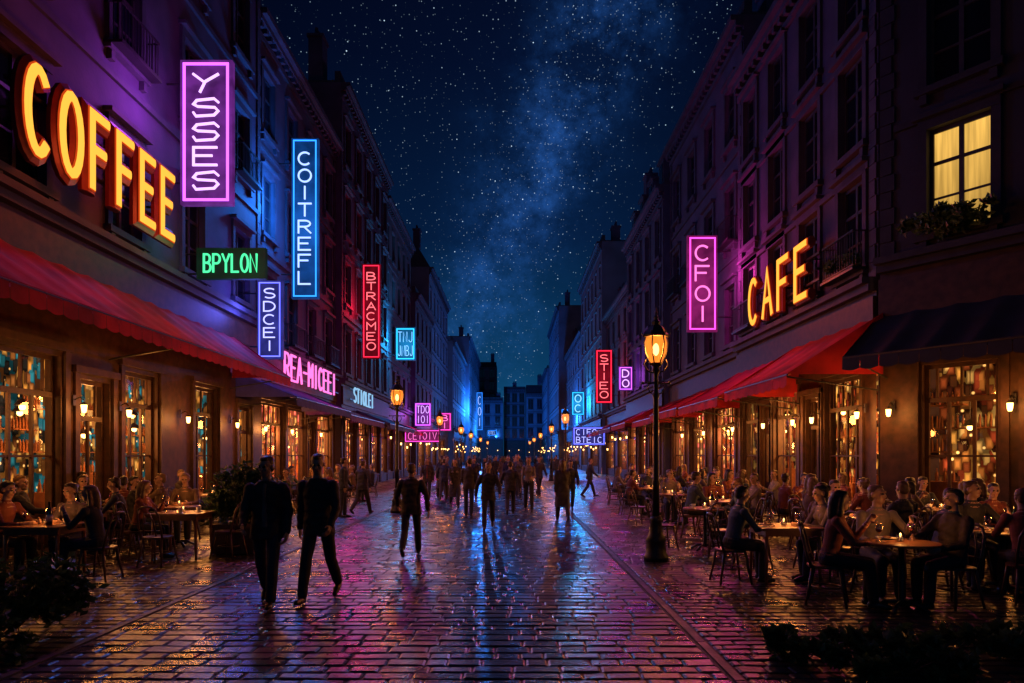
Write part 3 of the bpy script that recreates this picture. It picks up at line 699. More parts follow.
M['chf'] = emis('amber_letter_face', (1, .43, .05), 1.5)
M['chs'] = surf('dark_red_letter_shell', (.16, .016, .008), .5)
M['chg'] = emis('orange_letter_rim', (1, .09, .01), .6)
def channel(label, loc, rz, text, w, h, power, name='shop_sign', back=.13):
    e = empty(name, loc, rz); top(e, label, 'illuminated sign')
    n = len(text); cw = w/n; lw = cw*.6
    for i, ch in enumerate(text):
        xc = (i+.5)*cw; L0 = empty('letter', (xc, 0, 0)); L0.parent = e
        S = [[((px-.3)/.6*lw, py*h) for px, py in s] for s in GL[ch]]
        b = MB()
        for s in S: b.stroke(s, h*back, i*.002, 0, 8, ry=.1)
        b.obj('shell', M['chs'], L0)
        b = MB()
        for s in S: b.stroke(s, h*.08, -.1, 0, 8, ry=.02)
        b.obj('rim', M['chg'], L0)
        b = MB()
        for s in S: b.stroke(s, h*.061, -.118, 0, 8, ry=.018)
        b.obj('face', M['chf'], L0)
    b = MB(); b.box(0, w, .1, .16, h*.25-.03, h*.25+.03); b.box(0, w, .1, .16, h*.75-.03, h*.75+.03)
    for u in (.3, w*.5, w-.3): b.tube([(u, .16, h*.5), (u, .5, h*.5)], .03, 6)
    b.obj('mounting_rail', M['iron'], e)
    for k in (.25, .75): light(e, (w*k, -1.1, h*.3), (1, .12, .03), power, .3)
    return e
channel('large amber illuminated letters spelling COFFEE on a wall', (-8.0, 10.95, 6.75), RL, 'COFFEE', 5.15, 1.38, 70, back=.15)
channel('amber illuminated letters spelling CAFE above an awning', (7.5, 21.5, 5.75), RR, 'CAFE', 4.6, 1.3, 70, back=.11)

# ------------------------------------------------------------------ street lamps
def lamp():
    e = empty('street_lamp', (0, 0, 0))
    b = MB(); b.lathe([(.2, 0), (.2, .08), (.17, .12), (.15, .3), (.17, .34), (.12, .42), (.09, .62), (.11, .66), (.075, .72)], 12); b.obj('base', M['iron'], e, True)
    b = MB(); b.lathe([(.06, .7), (.055, 1.2), (.07, 1.24), (.05, 1.3), (.042, 2.6), (.06, 2.65), (.038, 2.72), (.034, 3.0), (.07, 3.06), (.05, 3.1), (.09, 3.16)], 12)
    b.tube([(-.2, 0, 2.86), (.2, 0, 2.86)], .014, 6)
    for s in (-1, 1):
        b.ell((s*.21, 0, 2.86), (.026, .026, .026), nu=8, nv=6); b.tube([(0, 0, 2.66), (s*.09, 0, 2.7), (s*.14, 0, 2.79), (s*.1, 0, 2.86)], .01, 6)
        b.tube([(s*.04, 0, 3.02), (s*.14, 0, 3.06), (s*.2, 0, 3.16), (s*.16, 0, 3.24)], .011, 6)
    b.obj('post', M['iron'], e, True)
    l = MB(); n = 6
    for k in range(n):
        a = 2*math.pi*k/n; ca, sa = math.cos(a), math.sin(a)
        l.tube([(.09*ca, .09*sa, 3.17), (.17*ca, .17*sa, 3.34), (.19*ca, .19*sa, 3.5), (.17*ca, .17*sa, 3.6)], .012, 5)
        l.tube([(.2*ca, .2*sa, 3.6), (.23*ca, .23*sa, 3.68)], .01, 5)
    l.lathe([(.1, 3.15), (.12, 3.18)], 6); l.lathe([(.2, 3.6), (.21, 3.63), (.17, 3.68), (.12, 3.76), (.06, 3.8), (.075, 3.84), (.03, 3.88), (.04, 3.92), (.015, 3.96), (.02, 4.0), (.004, 4.08)], 6)
    lo = l.obj('lantern', M['iron'], e)
    g = MB(); g.lathe([(.08, 3.185), (.155, 3.34), (.175, 3.5), (.155, 3.59)], 6); g.obj('lamp_glass', M['lampglass'], lo)
    g = MB(); g.ell((0, 0, 3.4), (.05, .05, .1), nu=10, nv=8); g.obj('bulb', M['lampbulb'], lo, True)
    light(lo, (0, 0, 3.4), (1, .25, .035), 620, .12)
    return e
L0 = lamp(); L0.location = (2.32, 11.0, .0); LL = 'ornate black iron street lamp with a glowing amber lantern'
top(L0, LL, 'street lamp', group='iron street lamps along the street')
for (x, y) in ((-3.4, 20.2), (-3.6, 34), (-3.5, 47), (-3.6, 60), (-3.5, 76), (-3.4, 95), (2.5, 32), (2.6, 45), (2.5, 60), (2.5, 77), (2.5, 96)):
    copy_thing(L0, (x, y, .0), R.uniform(0, 1))

# ------------------------------------------------------------------ people
TAGS = ['skin', 'shirt', 'trous', 'shoe', 'eye', 'lips', 'coat']
class Fig:
    def __init__(s): s.b = MB(); s.tag = []
    def _t(s, n0, tag): s.tag += [TAGS.index(tag)]*(len(s.b.v)-n0)
    def cap(s, p0, r0, p1, r1, tag, n=12):
        p0 = Vector(p0); p1 = Vector(p1); n0 = len(s.b.v); d = (p1-p0); Ln = max(1e-4, d.length); d.normalize()
        pu = Vector((1, 0, 0)) if abs(d.x) < .8 else Vector((0, 1, 0)); a = (pu-d*pu.dot(d)).normalized(); c = d.cross(a)
        rings = []
        for k in range(3): an = rad(-80+k*30); rings.append((p0+d*r0*math.sin(an), r0*math.cos(an)))
        m = max(2, int(Ln/.04))
        for k in range(m+1): f = k/m; rings.append((p0+d*Ln*f, r0+(r1-r0)*f))
        for k in range(3): an = rad(20+k*30); rings.append((p1+d*r1*math.sin(an), r1*math.cos(an)))
        vs = []; fs = []
        for q, r in rings:
            for k in range(n): an = 2*math.pi*k/n; vs.append(q+a*r*math.cos(an)+c*r*math.sin(an))
        for i in range(len(rings)-1):
            for k in range(n): k2 = (k+1) % n; fs.append((i*n+k, i*n+k2, (i+1)*n+k2, (i+1)*n+k))
        fs.append(tuple(range(n-1, -1, -1))); fs.append(tuple((len(rings)-1)*n+k for k in range(n)))
        s.b.add(vs, fs); s._t(n0, tag)
    def loft(s, rings, tag, side=Vector((1, 0, 0)), n=20):
        n0 = len(s.b.v); R2 = []
        for i in range(len(rings)-1):
            c0, a0, b0 = rings[i]; c1, a1, b1 = rings[i+1]; m = max(1, int((c1-c0).length/.035))
            for k in range(m): f = k/m; R2.append((c0.lerp(c1, f), a0+(a1-a0)*f, b0+(b1-b0)*f))
        R2.append(rings[-1]); ax = (rings[-1][0]-rings[0][0]).normalized(); y = ax.cross(side).normalized()
        vs = []; fs = []
        for c, a, b_ in R2:
            for k in range(n): an = 2*math.pi*k/n; vs.append(c+side*a*math.cos(an)+y*b_*math.sin(an))
        for i in range(len(R2)-1):
            for k in range(n): k2 = (k+1) % n; fs.append((i*n+k, i*n+k2, (i+1)*n+k2, (i+1)*n+k))
        fs.append(tuple(range(n-1, -1, -1))); fs.append(tuple((len(R2)-1)*n+k for k in range(n)))
        s.b.add(vs, fs); s._t(n0, tag)
    def ell(s, c, r, tag, Mx=None):
        n0 = len(s.b.v); s.b.ell(c, r, Mx, 16, 12); s._t(n0, tag)
    def bake(s, name, vox, mats, wr=0.0, smooth=2, shift=0):
        me = s.b.mesh('tmp', mats[0]); o = mk('tmp', me)
        m = o.modifiers.new('r', 'REMESH'); m.mode = 'VOXEL'; m.voxel_size = vox
        sm = o.modifiers.new('s', 'SMOOTH'); sm.factor = .5; sm.iterations = smooth
        dg = bpy.context.evaluated_depsgraph_get(); dg.update()
        out = bpy.data.meshes.new_from_object(o.evaluated_get(dg)); out.name = name
        bpy.data.objects.remove(o); bpy.data.meshes.remove(me)
        kd = kdtree.KDTree(len(s.b.v))
        for i, v in enumerate(s.b.v): kd.insert(v, i)
        kd.balance()
        out.materials.clear()
        for m in mats: out.materials.append(m)
        if len(mats) > 1:
            out.polygons.foreach_set('material_index', [s.tag[kd.find(p.center)[1]] for p in out.polygons])
        nn = [v.normal.copy() for v in out.vertices]
        for v, q in zip(out.vertices, nn):
            if wr:
                p = v.co; w = noise.noise(Vector((p.x*9, p.y*9, p.z*16)))*wr+noise.noise(p*34)*wr*.35
                v.co = p+q*w
            v.co.z += shift
        out.polygons.foreach_set('use_smooth', [True]*len(out.polygons)); out.update()
        return out
BM = [M[k] for k in TAGS]
def figure(name, legs, arms, lean=3, yaw=0, pitch=5, coat=False, female=False, hair='short', longcoat=False, openfront=False, vox=.009, handbend=25, beard=False):
    F = Fig(); J = Fig(); Hh = Fig(); sw = .155 if female else .178
    tdir = Vector((0, -math.sin(rad(lean)), math.cos(rad(lean)))); X = Vector((1, 0, 0))
    at = lambda d: tdir*d
    wst = .12 if female else .142
    F.loft([(at(-.1), .11, .09), (at(-.04), .155, .115), (at(.04), .165, .115)], 'trous')
    F.loft([(at(.0), .155, .11), (at(.12), wst+.005, .1), (at(.22), wst+.01, .1), (at(.34), .162 if not female else .14, .118), (at(.43), .165 if not female else .14, .105), (at(.5), .11, .075), (at(.53), .06, .055)], 'shirt')
    if female: 
        for q in (-1, 1): F.ell(at(.35)+Vector((q*.065, -.085, 0)), (.06, .055, .06), 'shirt')
    nb = at(.5); hd = Vector((0, -math.sin(rad(lean*.4+4)), math.cos(rad(lean*.4+4)))); hc = nb+hd*.185
    F.cap(at(.47), .06, nb+hd*.12, .05, 'skin')
    HM = Matrix.Rotation(rad(yaw), 3, 'Z') @ Matrix.Rotation(rad(pitch), 3, 'X')
    h = lambda *p: hc+HM @ Vector(p)
    F.ell(h(0, .015, .035), (.074, .094, .086), 'skin', HM); F.ell(h(0, -.022, -.015), (.06, .07, .092), 'skin', HM); F.ell(h(0, -.04, -.078), (.042, .042, .034), 'skin', HM)
    F.cap(h(0, -.086, .02), .009, h(0, -.107, -.018), .013, 'skin'); F.cap(h(-.034, -.08, .036), .011, h(.034, -.08, .036), .011, 'skin')
    for q in (-1, 1):
        F.ell(h(q*.076, .012, .0), (.012, .022, .032), 'skin', HM); F.ell(h(q*.029, -.083, .014), (.014, .01, .008), 'eye', HM)
        F.ell(h(q*.036, -.066, -.015), (.022, .02, .02), 'skin', HM)
    F.ell(h(0, -.09, -.05), (.024, .009, .009), 'lips', HM)
    Hh.ell(h(0, .03, .05), (.08, .09, .08), 'skin', HM); Hh.ell(h(0, -.012, .096), (.056, .062, .03), 'skin', HM)
    Hh.ell(h(0, .055, -.0), (.072, .06, .075), 'skin', HM)
    if hair == 'long':
        for q in (-1, 1): Hh.cap(h(q*.07, .02, .04), .03, h(q*.085, .03, -.16), .032, 'skin')
        Hh.cap(h(0, .07, 0), .07, h(0, .085, -.2), .055, 'skin')
    if hair == 'bun': Hh.ell(h(0, .12, .06), (.045, .045, .045), 'skin', HM)
    if beard: Hh.ell(h(0, -.05, -.088), (.046, .042, .036), 'skin', HM)
    lowest = 9
    for s, (a, k) in zip((1, -1), legs):
        hip = Vector((s*.088, 0, -.02)); kn = hip+Vector((s*.012, -math.sin(rad(a)), -math.cos(rad(a))))*.43
        f = a-k; an = kn+Vector((0, -math.sin(rad(f)), -math.cos(rad(f))))*.41
        F.cap(hip, .09, kn, .066, 'trous'); F.cap(kn, .066, kn.lerp(an, .35), .066, 'trous'); F.cap(kn.lerp(an, .35), .066, an+(kn-an).normalized()*.02, .058, 'trous')
        pch = max(0, -f-12) if -f > 12 else (min(0, -(f-8)) if f > 8 else 0); pch = pch if a < 60 else 0
        fd = Vector((0, -math.cos(rad(pch)), -math.sin(rad(pch))))
        dn = Vector((0, math.sin(rad(pch)), -math.cos(rad(pch))))
        heel = an-fd*.035+dn*.05; toe = an+fd*.16+dn*.062
        F.cap(heel, .036, an+fd*.09+dn*.052, .042, 'shoe'); F.cap(an+fd*.07+dn*.055, .042, toe, .03, 'shoe'); F.cap(an, .04, heel, .036, 'shoe')
        lowest = min(lowest, heel.z-.036, toe.z-.03)
    for s, (a, ab, el, inw) in zip((1, -1), arms):
        sh = at(.445)+Vector((s*sw, 0, 0)); 
        def dr(al, b_): return Vector((s*math.sin(rad(b_)), -math.sin(rad(al))*math.cos(rad(b_)), -math.cos(rad(al))*math.cos(rad(b_))))
        eb = sh+dr(a, ab)*.285; wd = dr(a+el, ab*.3-inw); wr_ = eb+wd*.25
        F.ell(sh, (.06, .06, .06), 'shirt'); F.cap(sh, .055, eb, .042, 'shirt'); F.cap(eb, .042, wr_-wd*.02, .031, 'shirt')
        F.cap(wr_-wd*.05, .027, wr_+wd*.02, .024, 'skin')
        J.cap(sh, .068, eb, .055, 'coat'); J.cap(eb, .054, wr_-wd*.01, .041, 'coat')
        inn = Vector((-s, 0, 0)); inn = (inn-wd*inn.dot(wd)).normalized(); ac = wd.cross(inn).normalized()
        if ac.y > 0 or (abs(ac.y) < .3 and ac.z < 0): ac = -ac
        F.loft([(wr_+wd*.0, .026, .018), (wr_+wd*.04, .038, .018), (wr_+wd*.085, .04, .014)], 'skin', side=ac)
        for j, (off, ln) in enumerate(((.031, .07), (.0105, .08), (-.0105, .075), (-.031, .058))):
            p0 = wr_+wd*.085+ac*off; c1 = rad(handbend); c2 = rad(handbend*2.2)
            p1 = p0+(wd*math.cos(c1)+inn*math.sin(c1))*ln*.52; p2 = p1+(wd*math.cos(c2)+inn*math.sin(c2))*ln*.48
            F.cap(p0, .0098, p1, .0092, 'skin', 8); F.cap(p1, .0092, p2, .0082, 'skin', 8)
        t0 = wr_+wd*.025+ac*.028; t1 = t0+(wd*.6+ac*.75+inn*.25).normalized()*.04; t2 = t1+(wd*.85+ac*.25+inn*.4).normalized()*.032
        F.cap(t0, .014, t1, .011, 'skin', 8); F.cap(t1, .011, t2, .0095, 'skin', 8)
    if coat:
        seated = legs[0][0] > 60
        bot = -.14 if not longcoat else -.5
        if seated: bot = -.06
        bt = Vector((0, 0, bot)); 
        J.loft([(bt, .2 if not longcoat else .22, .15 if not longcoat else .2), (at(-.03), .185, .14), (at(.14), .165, .125), (at(.3), .18, .135), (at(.43), .185, .12), (at(.49), .13, .09), (at(.525), .085, .08)], 'coat')
        if openfront:
            F.loft([(at(-.0)+Vector((0, -.05, 0)), .05, .1), (at(.2)+Vector((0, -.05, 0)), .05, .09), (at(.42)+Vector((0, -.04, 0)), .035, .1), (at(.5)+Vector((0, -.02, 0)), .03, .075)], 'shirt')
    z = -lowest
    body = F.bake('person', vox, BM, .004, 2, z)
    hm = Hh.bake('hair', .012, [M['hair']], .009, 1, z)
    o = mk('person', body); mk('hair', hm, o)
    if coat: mk('coat' if longcoat else 'jacket', J.bake('jacket', .014, [M['coat']], .014, 2, z), o)
    return o
T = {}
W0 = ((24, 4), (-20, 22))
T['m1'] = figure('m1', ((22, 6), (-16, 22)), ((-14, 12, 30, 6), (16, 10, 40, 10)), coat=True, openfront=True, yaw=-22, pitch=8, vox=.007, lean=4)
T['m2'] = figure('m2', ((-16, 22), (22, 6)), ((16, 14, 26, 6), (-18, 12, 22, 2)), coat=True, yaw=15, pitch=14, vox=.007, lean=4)
T['w3'] = figure('w3', ((-20, 28), (24, 5)), ((22, 22, 20, 5), (-22, 24, 15, 0)), coat=True, longcoat=False, lean=5)
T['f4'] = figure('f4', W0, ((-14, 8, 15, 2), (18, 8, 35, 8)), female=True, hair='long', coat=True, longcoat=True)
T['s5'] = figure('s5', ((2, 1), (-3, 5)), ((5, 9, 30, 12), (3, 10, 10, 2)), coat=True, yaw=30)
T['s6'] = figure('s6', ((8, 4), (-10, 14)), ((14, 8, 70, 25), (-5, 8, 12, 2)), female=True, hair='bun', yaw=-20)
T['a1'] = figure('a1', ((86, 84), (84, 88)), ((38, 12, 52, 30), (34, 10, 58, 28)), lean=14, pitch=12, handbend=20)
T['a2'] = figure('a2', ((86, 88), (86, 80)), ((40, 8, 105, 18), (36, 10, 50, 30)), lean=12, female=True, hair='long', yaw=20, pitch=4)
T['a3'] = figure('a3', ((84, 80), (86, 86)), ((25, 10, 50, 25), (44, 14, 40, 25)), lean=-3, coat=True, yaw=-25, pitch=0, beard=True)
T['a4'] = figure('a4', ((86, 80), (86, 92)), ((36, 10, 60, 32), (30, 10, 62, 30)), lean=18, female=True, hair='bun', yaw=-12, pitch=10)
T['a5'] = figure('a5', ((86, 80), (86, 92)), ((50, 16, 70, 15), (20, 10, 62, 20)), lean=6, yaw=32, pitch=-3)
LBL = {'m1': 'man in dark open jacket walking toward the viewer', 'm2': 'man in dark jacket striding along the cobbles', 'w3': 'person in dark jacket walking with swinging arms', 'f4': 'long-haired woman in dark long coat walking', 's5': 'man in dark jacket standing in the street', 's6': 'woman with hair in a bun strolling',
 'a1': 'man seated at a cafe table leaning on his forearms', 'a2': 'long-haired woman seated at a cafe table hand raised', 'a3': 'bearded man in jacket leaning back in a cafe chair', 'a4': 'woman with a bun leaning over a cafe table', 'a5': 'man seated at a cafe table turning to talk'}
used = set()
def person(k, x, y, rz=0, sc=1, z=0, group='people strolling in the street'):
    if k not in used:
        used.add(k); o = T[k]; o.location = (x, y, z); o.rotation_euler = (0, 0, rz); o.scale = (sc,)*3
    else: o = copy_thing(T[k], (x, y, z), rz, sc)
    top(o, LBL[k], 'person', group=group); return o
person('m1', -2.78, 7.75, rad(8), .98); person('m2', -2.26, 8.0, rad(-6), .995)
person('w3', -1.7, 11.5, rad(180), .92); person('w3', -.54, 15.6, 0, .9); person('s5', -1.2, 19, rad(170), .92); person('w3', -.05, 19.4, rad(180), .9); person('s6', .5, 20.5, 0, .94)
person('f4', 1.3, 17.6, rad(185), .93); person('m2', 1.75, 20.5, 0, .9); person('s5', -4.6, 18.6, rad(90), .93); person('w3', -4.3, 19.6, rad(160), .92); person('f4', -1.85, 22, rad(10), .93)
person('m1', -3.1, 25, 0, .93); person('w3', -2.6, 26, rad(180), .92)
for i in range(52):
    y = 24+R.random()**1.2*66; x = R.uniform(-5.8, 5.2)
    if abs(x+3.5) < .4 or abs(x-2.5) < .4: x += .7
    person(R.choice(['w3', 'f4', 's5', 's6', 'm1', 'm2']), x, y, rad(R.choice([0, 180, 0, 180, 90])+R.uniform(-25, 25)), R.uniform(.87, .99))

# ------------------------------------------------------------------ furniture
def chair():
    e = empty('chair', (0, 0, 0)); s = .2
    b = MB(); b.lathe([(.2, .0), (.215, .01), (.215, .03), (.19, .035)], 16, (0, 0, .42)); b.obj('seat', M['chair'], e)
    b = MB()
    for q in (-1, 1): b.tube([(q*.17, .15, .42), (q*.18, .2, .6), (q*.17, .245, .78), (q*.13, .27, .88)], .016, 7)
    b.tube([(-.13, .27, .88), (-.07, .285, .915), (0, .29, .92), (.07, .285, .915), (.13, .27, .88)], .016, 7)
    b.tube([(-.1, .19, .47), (-.085, .235, .68), (-.04, .265, .82), (.04, .265, .82), (.085, .235, .68), (.1, .19, .47)], .012, 7)
    b.tube([(-.175, .19, .55), (0, .215, .555), (.175, .19, .55)], .011, 6); b.obj('backrest', M['chair'], e, True)
    for qx, qy in ((-1, -1), (1, -1), (-1, 1), (1, 1)):
        b = MB(); b.tube([(qx*.15, qy*.14, .43), (qx*.17, qy*.17, .22), (qx*.2, qy*.21, 0)], .02, 7, r1=.013); b.obj('leg', M['chair'], e, True)
    b = MB()
    pts = [(.165*math.cos(a), .165*math.sin(a), .2) for a in [2*math.pi*k/16 for k in range(17)]]; b.tube(pts, .009, 6); b.obj('stretcher', M['chair'], e, True)
    return e
def table_round():
    e = empty('cafe_table', (0, 0, 0))
    b = MB(); b.lathe([(.36, .72), (.385, .725), (.385, .745), (.37, .75)], 28); b.obj('table_top', M['table'], e)
    b = MB(); b.lathe([(.045, .06), (.03, .12), (.035, .4), (.028, .45), (.03, .68), (.1, .715)], 10); b.obj('pedestal', M['iron'], e, True)
    b = MB()
    for k in range(4): a = math.pi/4+k*math.pi/2; b.tube([(0, 0, .1), (.16*math.cos(a), .16*math.sin(a), .08), (.28*math.cos(a), .28*math.sin(a), .012)], .02, 6)
    b.obj('foot', M['iron'], e, True); return e
def table_square():
    e = empty('cafe_table', (0, 0, 0)); b = MB(); b.box(-.42, .42, -.36, .36, .715, .75); b.box(-.36, .36, -.3, .3, .64, .713); b.obj('table_top', M['table'], e)
    for qx in (-1, 1):
        for qy in (-1, 1):
            b = MB(); b.tube([(qx*.34, qy*.28, .64), (qx*.35, qy*.29, 0)], .028, 8, r1=.018); b.obj('leg', M['table'], e, True)
    return e
def cup():
    b = MB(); b.lathe([(.07, 0), (.075, .008), (.03, .01), (.028, .012), (.036, .05), (.042, .075), (.038, .075), (.032, .03)], 14); b.tube([(.038, 0, .06), (.062, 0, .055), (.06, 0, .03), (.034, 0, .025)], .005, 6)
    return b.obj('coffee_cup', M['ceramic'], None, True)
def wineglass():
    e = empty('wine_glass', (0, 0, 0)); b = MB(); b.lathe([(.035, 0), (.034, .004), (.005, .01), (.004, .08), (.02, .095), (.038, .125), (.038, .15), (.03, .19), (.028, .19), (.036, .15), (.034, .125)], 14); b.obj('bowl', M['drink'], e, True)
    b = MB(); b.lathe([(.008, .092), (.03, .115), (.033, .135)], 12); b.obj('wine', M['wine'], e, True); return e
def candle():
    e = empty('table_candle', (0, 0, 0)); b = MB(); b.lathe([(.035, 0), (.04, .01), (.042, .08), (.038, .08), (.036, .012)], 12); b.obj('jar', M['drink'], e, True)
    b = MB(); b.lathe([(.03, .005), (.03, .045)], 10); b.obj('wax', M['ceramic'], e)
    b = MB(); b.ell((0, 0, .07), (.01, .01, .022), nu=8, nv=6); b.obj('flame', M['bulb'], e, True); light(e, (0, 0, .2), (1, .34, .07), 5.5, .03); return e
def bottle():
    b = MB(); b.lathe([(.036, 0), (.038, .01), (.038, .18), (.03, .215), (.014, .25), (.013, .3), (.016, .302), (.016, .315)], 14); b.lathe([(.0385, .05), (.0385, .14)], 14, mi=1); return b.obj('wine_bottle', [M['bottle'], M['ceramic']], None, True)
def plate():
    b = MB(); b.lathe([(.06, 0), (.1, .012), (.115, .018), (.1, .016), (.06, .006)], 18); b.ell((0, 0, .018), (.05, .04, .022), mi=1, nu=10, nv=6); return b.obj('plate_of_food', [M['ceramic'], M['chair']], None, True)
PROT = {'chair': (chair(), 'dark bentwood cafe chair', 'chair'), 'round': (table_round(), 'round wooden cafe table on an iron pedestal', 'table'), 'square': (table_square(), 'square wooden cafe table on four legs', 'table'),
 'cup': (cup(), 'white coffee cup on a saucer on a table', 'cup'), 'glass': (wineglass(), 'stemmed glass of red wine on a table', 'wine glass'), 'candle': (candle(), 'small lit candle in a glass jar', 'candle'), 'bottle': (bottle(), 'green wine bottle with pale label', 'bottle'), 'plate': (plate(), 'white plate with food on a table', 'plate')}
first = set()
GRP = {'chair': 'bentwood chairs on the terraces', 'round': 'cafe tables on the terraces', 'square': 'cafe tables on the terraces', 'cup': 'cups on the cafe tables', 'glass': 'wine glasses on the cafe tables', 'candle': 'candles on the cafe tables', 'bottle': 'bottles on the cafe tables', 'plate': 'plates on the cafe tables'}
def put(k, x, y, z, rz=0):
    o, lb, cat = PROT[k]
    if k not in first: first.add(k); o.location = (x, y, z); o.rotation_euler = (0, 0, rz)
    else: o = copy_thing(o, (x, y, z), rz)
    top(o, lb, cat, group=GRP[k]); return o
ZP = .004
def setting(x, y, kind='round', angs=(0, 90, 180, 270), fill=(1, 1, 1, 1), things=True, rot=0, who=None):
    put(kind, x, y, ZP, rad(rot))
    for i, (a, f) in enumerate(zip(angs, fill)):
        aa = rad(a+rot+R.uniform(-8, 8)); d = .74 if f else R.uniform(.72, .85)
        cx, cy = x+d*math.cos(aa), y+d*math.sin(aa); rz = aa-rad(90)+(0 if f else rad(R.uniform(-25, 25)))
        put('chair', cx, cy, ZP, rz)
        if f:
            k = who[i] if who else R.choice(['a1', 'a2', 'a3', 'a4', 'a5', 'a1', 'a2'])
            person(k, cx-math.cos(aa)*.02, cy-math.sin(aa)*.02, rz, R.uniform(.94, 1.0), ZP+.005, group='people seated on the cafe terraces')
    if things:
        zt = ZP+.752; put('candle', x, y+.02, zt)
        for i, a in enumerate(angs):
            aa = rad(a+rot+18); k = R.choice(['glass', 'cup', 'glass', 'plate']); put(k, x+.24*math.cos(aa), y+.24*math.sin(aa), zt, R.uniform(0, 6))
        if R.random() < .5: put('bottle', x+.1, y-.08, zt)
setting(-6.35, 9.3, 'square', (0, 180, 90), (1, 1, 1), who=('a2', 'a1', 'a4'))
setting(-5.45, 11.3, 'square', (0, 180, 270), (0, 1, 0), who=('a1', 'a2', 'a1'))
setting(-7.3, 11.4, 'square', (20, 200, 110), (1, 1, 1))
setting(-7.6, 13.4, 'round', (10, 190, 290), (1, 1, 1)); setting(-6.2, 12.7, 'round', (100, 200), (1, 1))
setting(-7.2, 16.4, 'round', (0, 180, 90), (1, 1, 0)); setting(-6.9, 18.8, 'round', (30, 200, 300), (1, 1, 1)); setting(-6.3, 21.2, 'round', (0, 180, 90), (1, 1, 1)); setting(-6.3, 24, 'round', (0, 180, 90), (1, 1, 1)); setting(-6.4, 27.5, 'round', (0, 180), (1, 1))
setting(4.25, 7.45, 'round', (160, 20, 80), (1, 1, 1), who=('a2', 'a3', 'a5'))
setting(3.65, 9.15, 'square', (185, 10, 95), (1, 1, 0), who=('a1', 'a4', 'a1'))
setting(3.45, 12.2, 'round', (180, 0, 270), (0, 1, 0)); setting(6.1, 8.5, 'round', (0, 90, 180, 250), (1, 1, 1, 1))
setting(5.2, 10.3, 'round', (0, 100, 200, 290), (1, 1, 1, 1)); setting(7.3, 9.9, 'round', (0, 90, 190), (1, 1, 1)); setting(4.4, 14.2, 'round', (0, 180, 90), (1, 1, 1))
setting(5.9, 12.3, 'round', (20, 110, 200, 290), (1, 1, 1, 1)); setting(7.5, 11.9, 'round', (180, 90, 300), (1, 1, 1)); setting(6.4, 14.4, 'square', (0, 90, 180, 270), (1, 1, 1, 0)); setting(3.9, 16.6, 'round', (0, 180, 80), (1, 0, 1))
setting(5.8, 16.8, 'round', (0, 120, 240), (1, 1, 1)); setting(4.0, 19.4, 'round', (0, 180, 90), (1, 1, 1)); setting(6.0, 19.4, 'round', (0, 180, 90), (1, 1, 1)); setting(4.2, 23, 'round', (0, 180, 90), (1, 1, 1)); setting(6, 22, 'round', (0, 180, 270), (1, 1, 1)); setting(4.6, 26, 'round', (0, 180, 90), (1, 1, 1)); setting(6.2, 27, 'round', (0, 180), (1, 1))

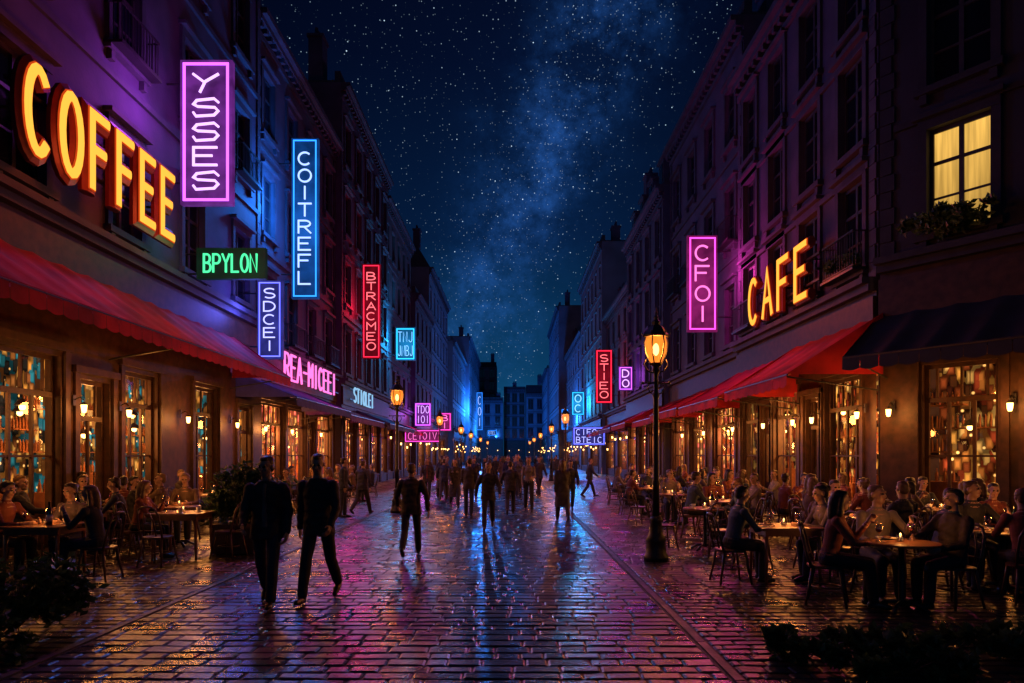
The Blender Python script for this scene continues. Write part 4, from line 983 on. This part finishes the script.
# ------------------------------------------------------------------ plants
def foliage(name, c, r, n, size, seed, label, cat, pot=None, flowers=0, parent=None):
    rr = random.Random(seed); b = MB(); cl = []
    for i in range(max(5, n//90)):
        while True:
            p = Vector((rr.uniform(-1, 1), rr.uniform(-1, 1), rr.uniform(-1, 1)))
            if p.length < 1: break
        cl.append((Vector((p.x*r[0], p.y*r[1], p.z*r[2])), rr.uniform(.25, .5)))
    for i in range(n):
        q, s = rr.choice(cl); s *= min(r)
        p = q+Vector((rr.gauss(0, .5), rr.gauss(0, .5), rr.gauss(0, .5)))*s
        d = Vector((rr.gauss(0, 1), rr.gauss(0, 1), rr.gauss(.4, .8))).normalized(); u = d.orthogonal().normalized(); l = size*rr.uniform(.6, 1.3)
        w = d.cross(u)*l*.3; mi = 1 if rr.random() < flowers else 0
        b.add([p, p+d*l*.5+w+u*l*.06, p+d*l, p+d*l*.5-w+u*l*.06], [(0, 1, 2, 3)], mi)
    for q, s in cl[:24]: b.tube([(0, 0, -r[2]), tuple(q*.5+Vector((0, 0, -.1*r[2]))), tuple(q)], .01, 5, 2)
    e = empty(name, c); top(e, label, cat)
    b.obj('leaves', [M['leaf'], M['flower'], M['wood']], e)
    if pot:
        p = MB(); p.box(-pot[0], pot[0], -pot[1], pot[1], -r[2]-pot[2], -r[2]); p.box(-pot[0]-.03, pot[0]+.03, -pot[1]-.03, pot[1]+.03, -r[2]+.002, -r[2]+.06); p.obj('planter', M['soil'], e)
    return e
foliage('shrub', (-4.75, 11.9, .98), (.48, .42, .52), 3400, .11, 3, 'leafy green shrub in a terracotta planter box', 'plant', pot=(.36, .3, .44))
foliage('shrub', (-5.2, 14.4, .9), (.45, .4, .45), 1800, .11, 4, 'leafy green shrub in a terracotta planter box', 'plant', pot=(.38, .32, .43))
foliage('shrub', (-4.75, 6.5, .36), (.6, .5, .34), 2200, .09, 5, 'low dark leafy shrub beside the terrace', 'plant')
foliage('shrub', (-4.3, 5.6, .2), (.4, .4, .18), 900, .08, 15, 'low dark leafy shrub beside the terrace', 'plant')
for i, (x, y) in enumerate(((2.6, 5.65), (3.4, 5.55), (4.2, 5.7), (3.0, 5.25))):
    foliage('shrub', (x, y, .14), (.55, .35, .14), 1300, .08, 20+i, 'low spreading dark green foliage at the terrace edge', 'plant')
p = Vector((8, 14.8, 0))+uu*1.55+nrm*.35
fb = foliage('window_box_plant', (p.x, p.y, 6.35), (1.0, .24, .26), 2000, .13, 9, 'overflowing window box plants under a lit window', 'plant', flowers=.03); fb.rotation_euler = (0, 0, TH)
p = Vector((8, 14.8, 0))+uu*3.9+nrm*.35
fb = foliage('window_box_plant', (p.x, p.y, 6.3), (.9, .22, .2), 1200, .13, 10, 'overflowing window box plants on a stone ledge', 'plant'); fb.rotation_euler = (0, 0, TH)
foliage('window_box_plant', (7.8, 16.1, 6.25), (.22, .6, .2), 900, .12, 12, 'trailing window box plants on the facade', 'plant')

# ------------------------------------------------------------------ camera
cam = bpy.data.cameras.new('camera'); cam.lens = 24; cam.sensor_width = 36; cam.shift_y = 113.5/1024; cam.clip_end = 1500; cam.clip_start = .1
co = mk('camera', cam, None, (0, 0, 1.7)); co.rotation_euler = (rad(90), 0, 0)
scene.camera = co
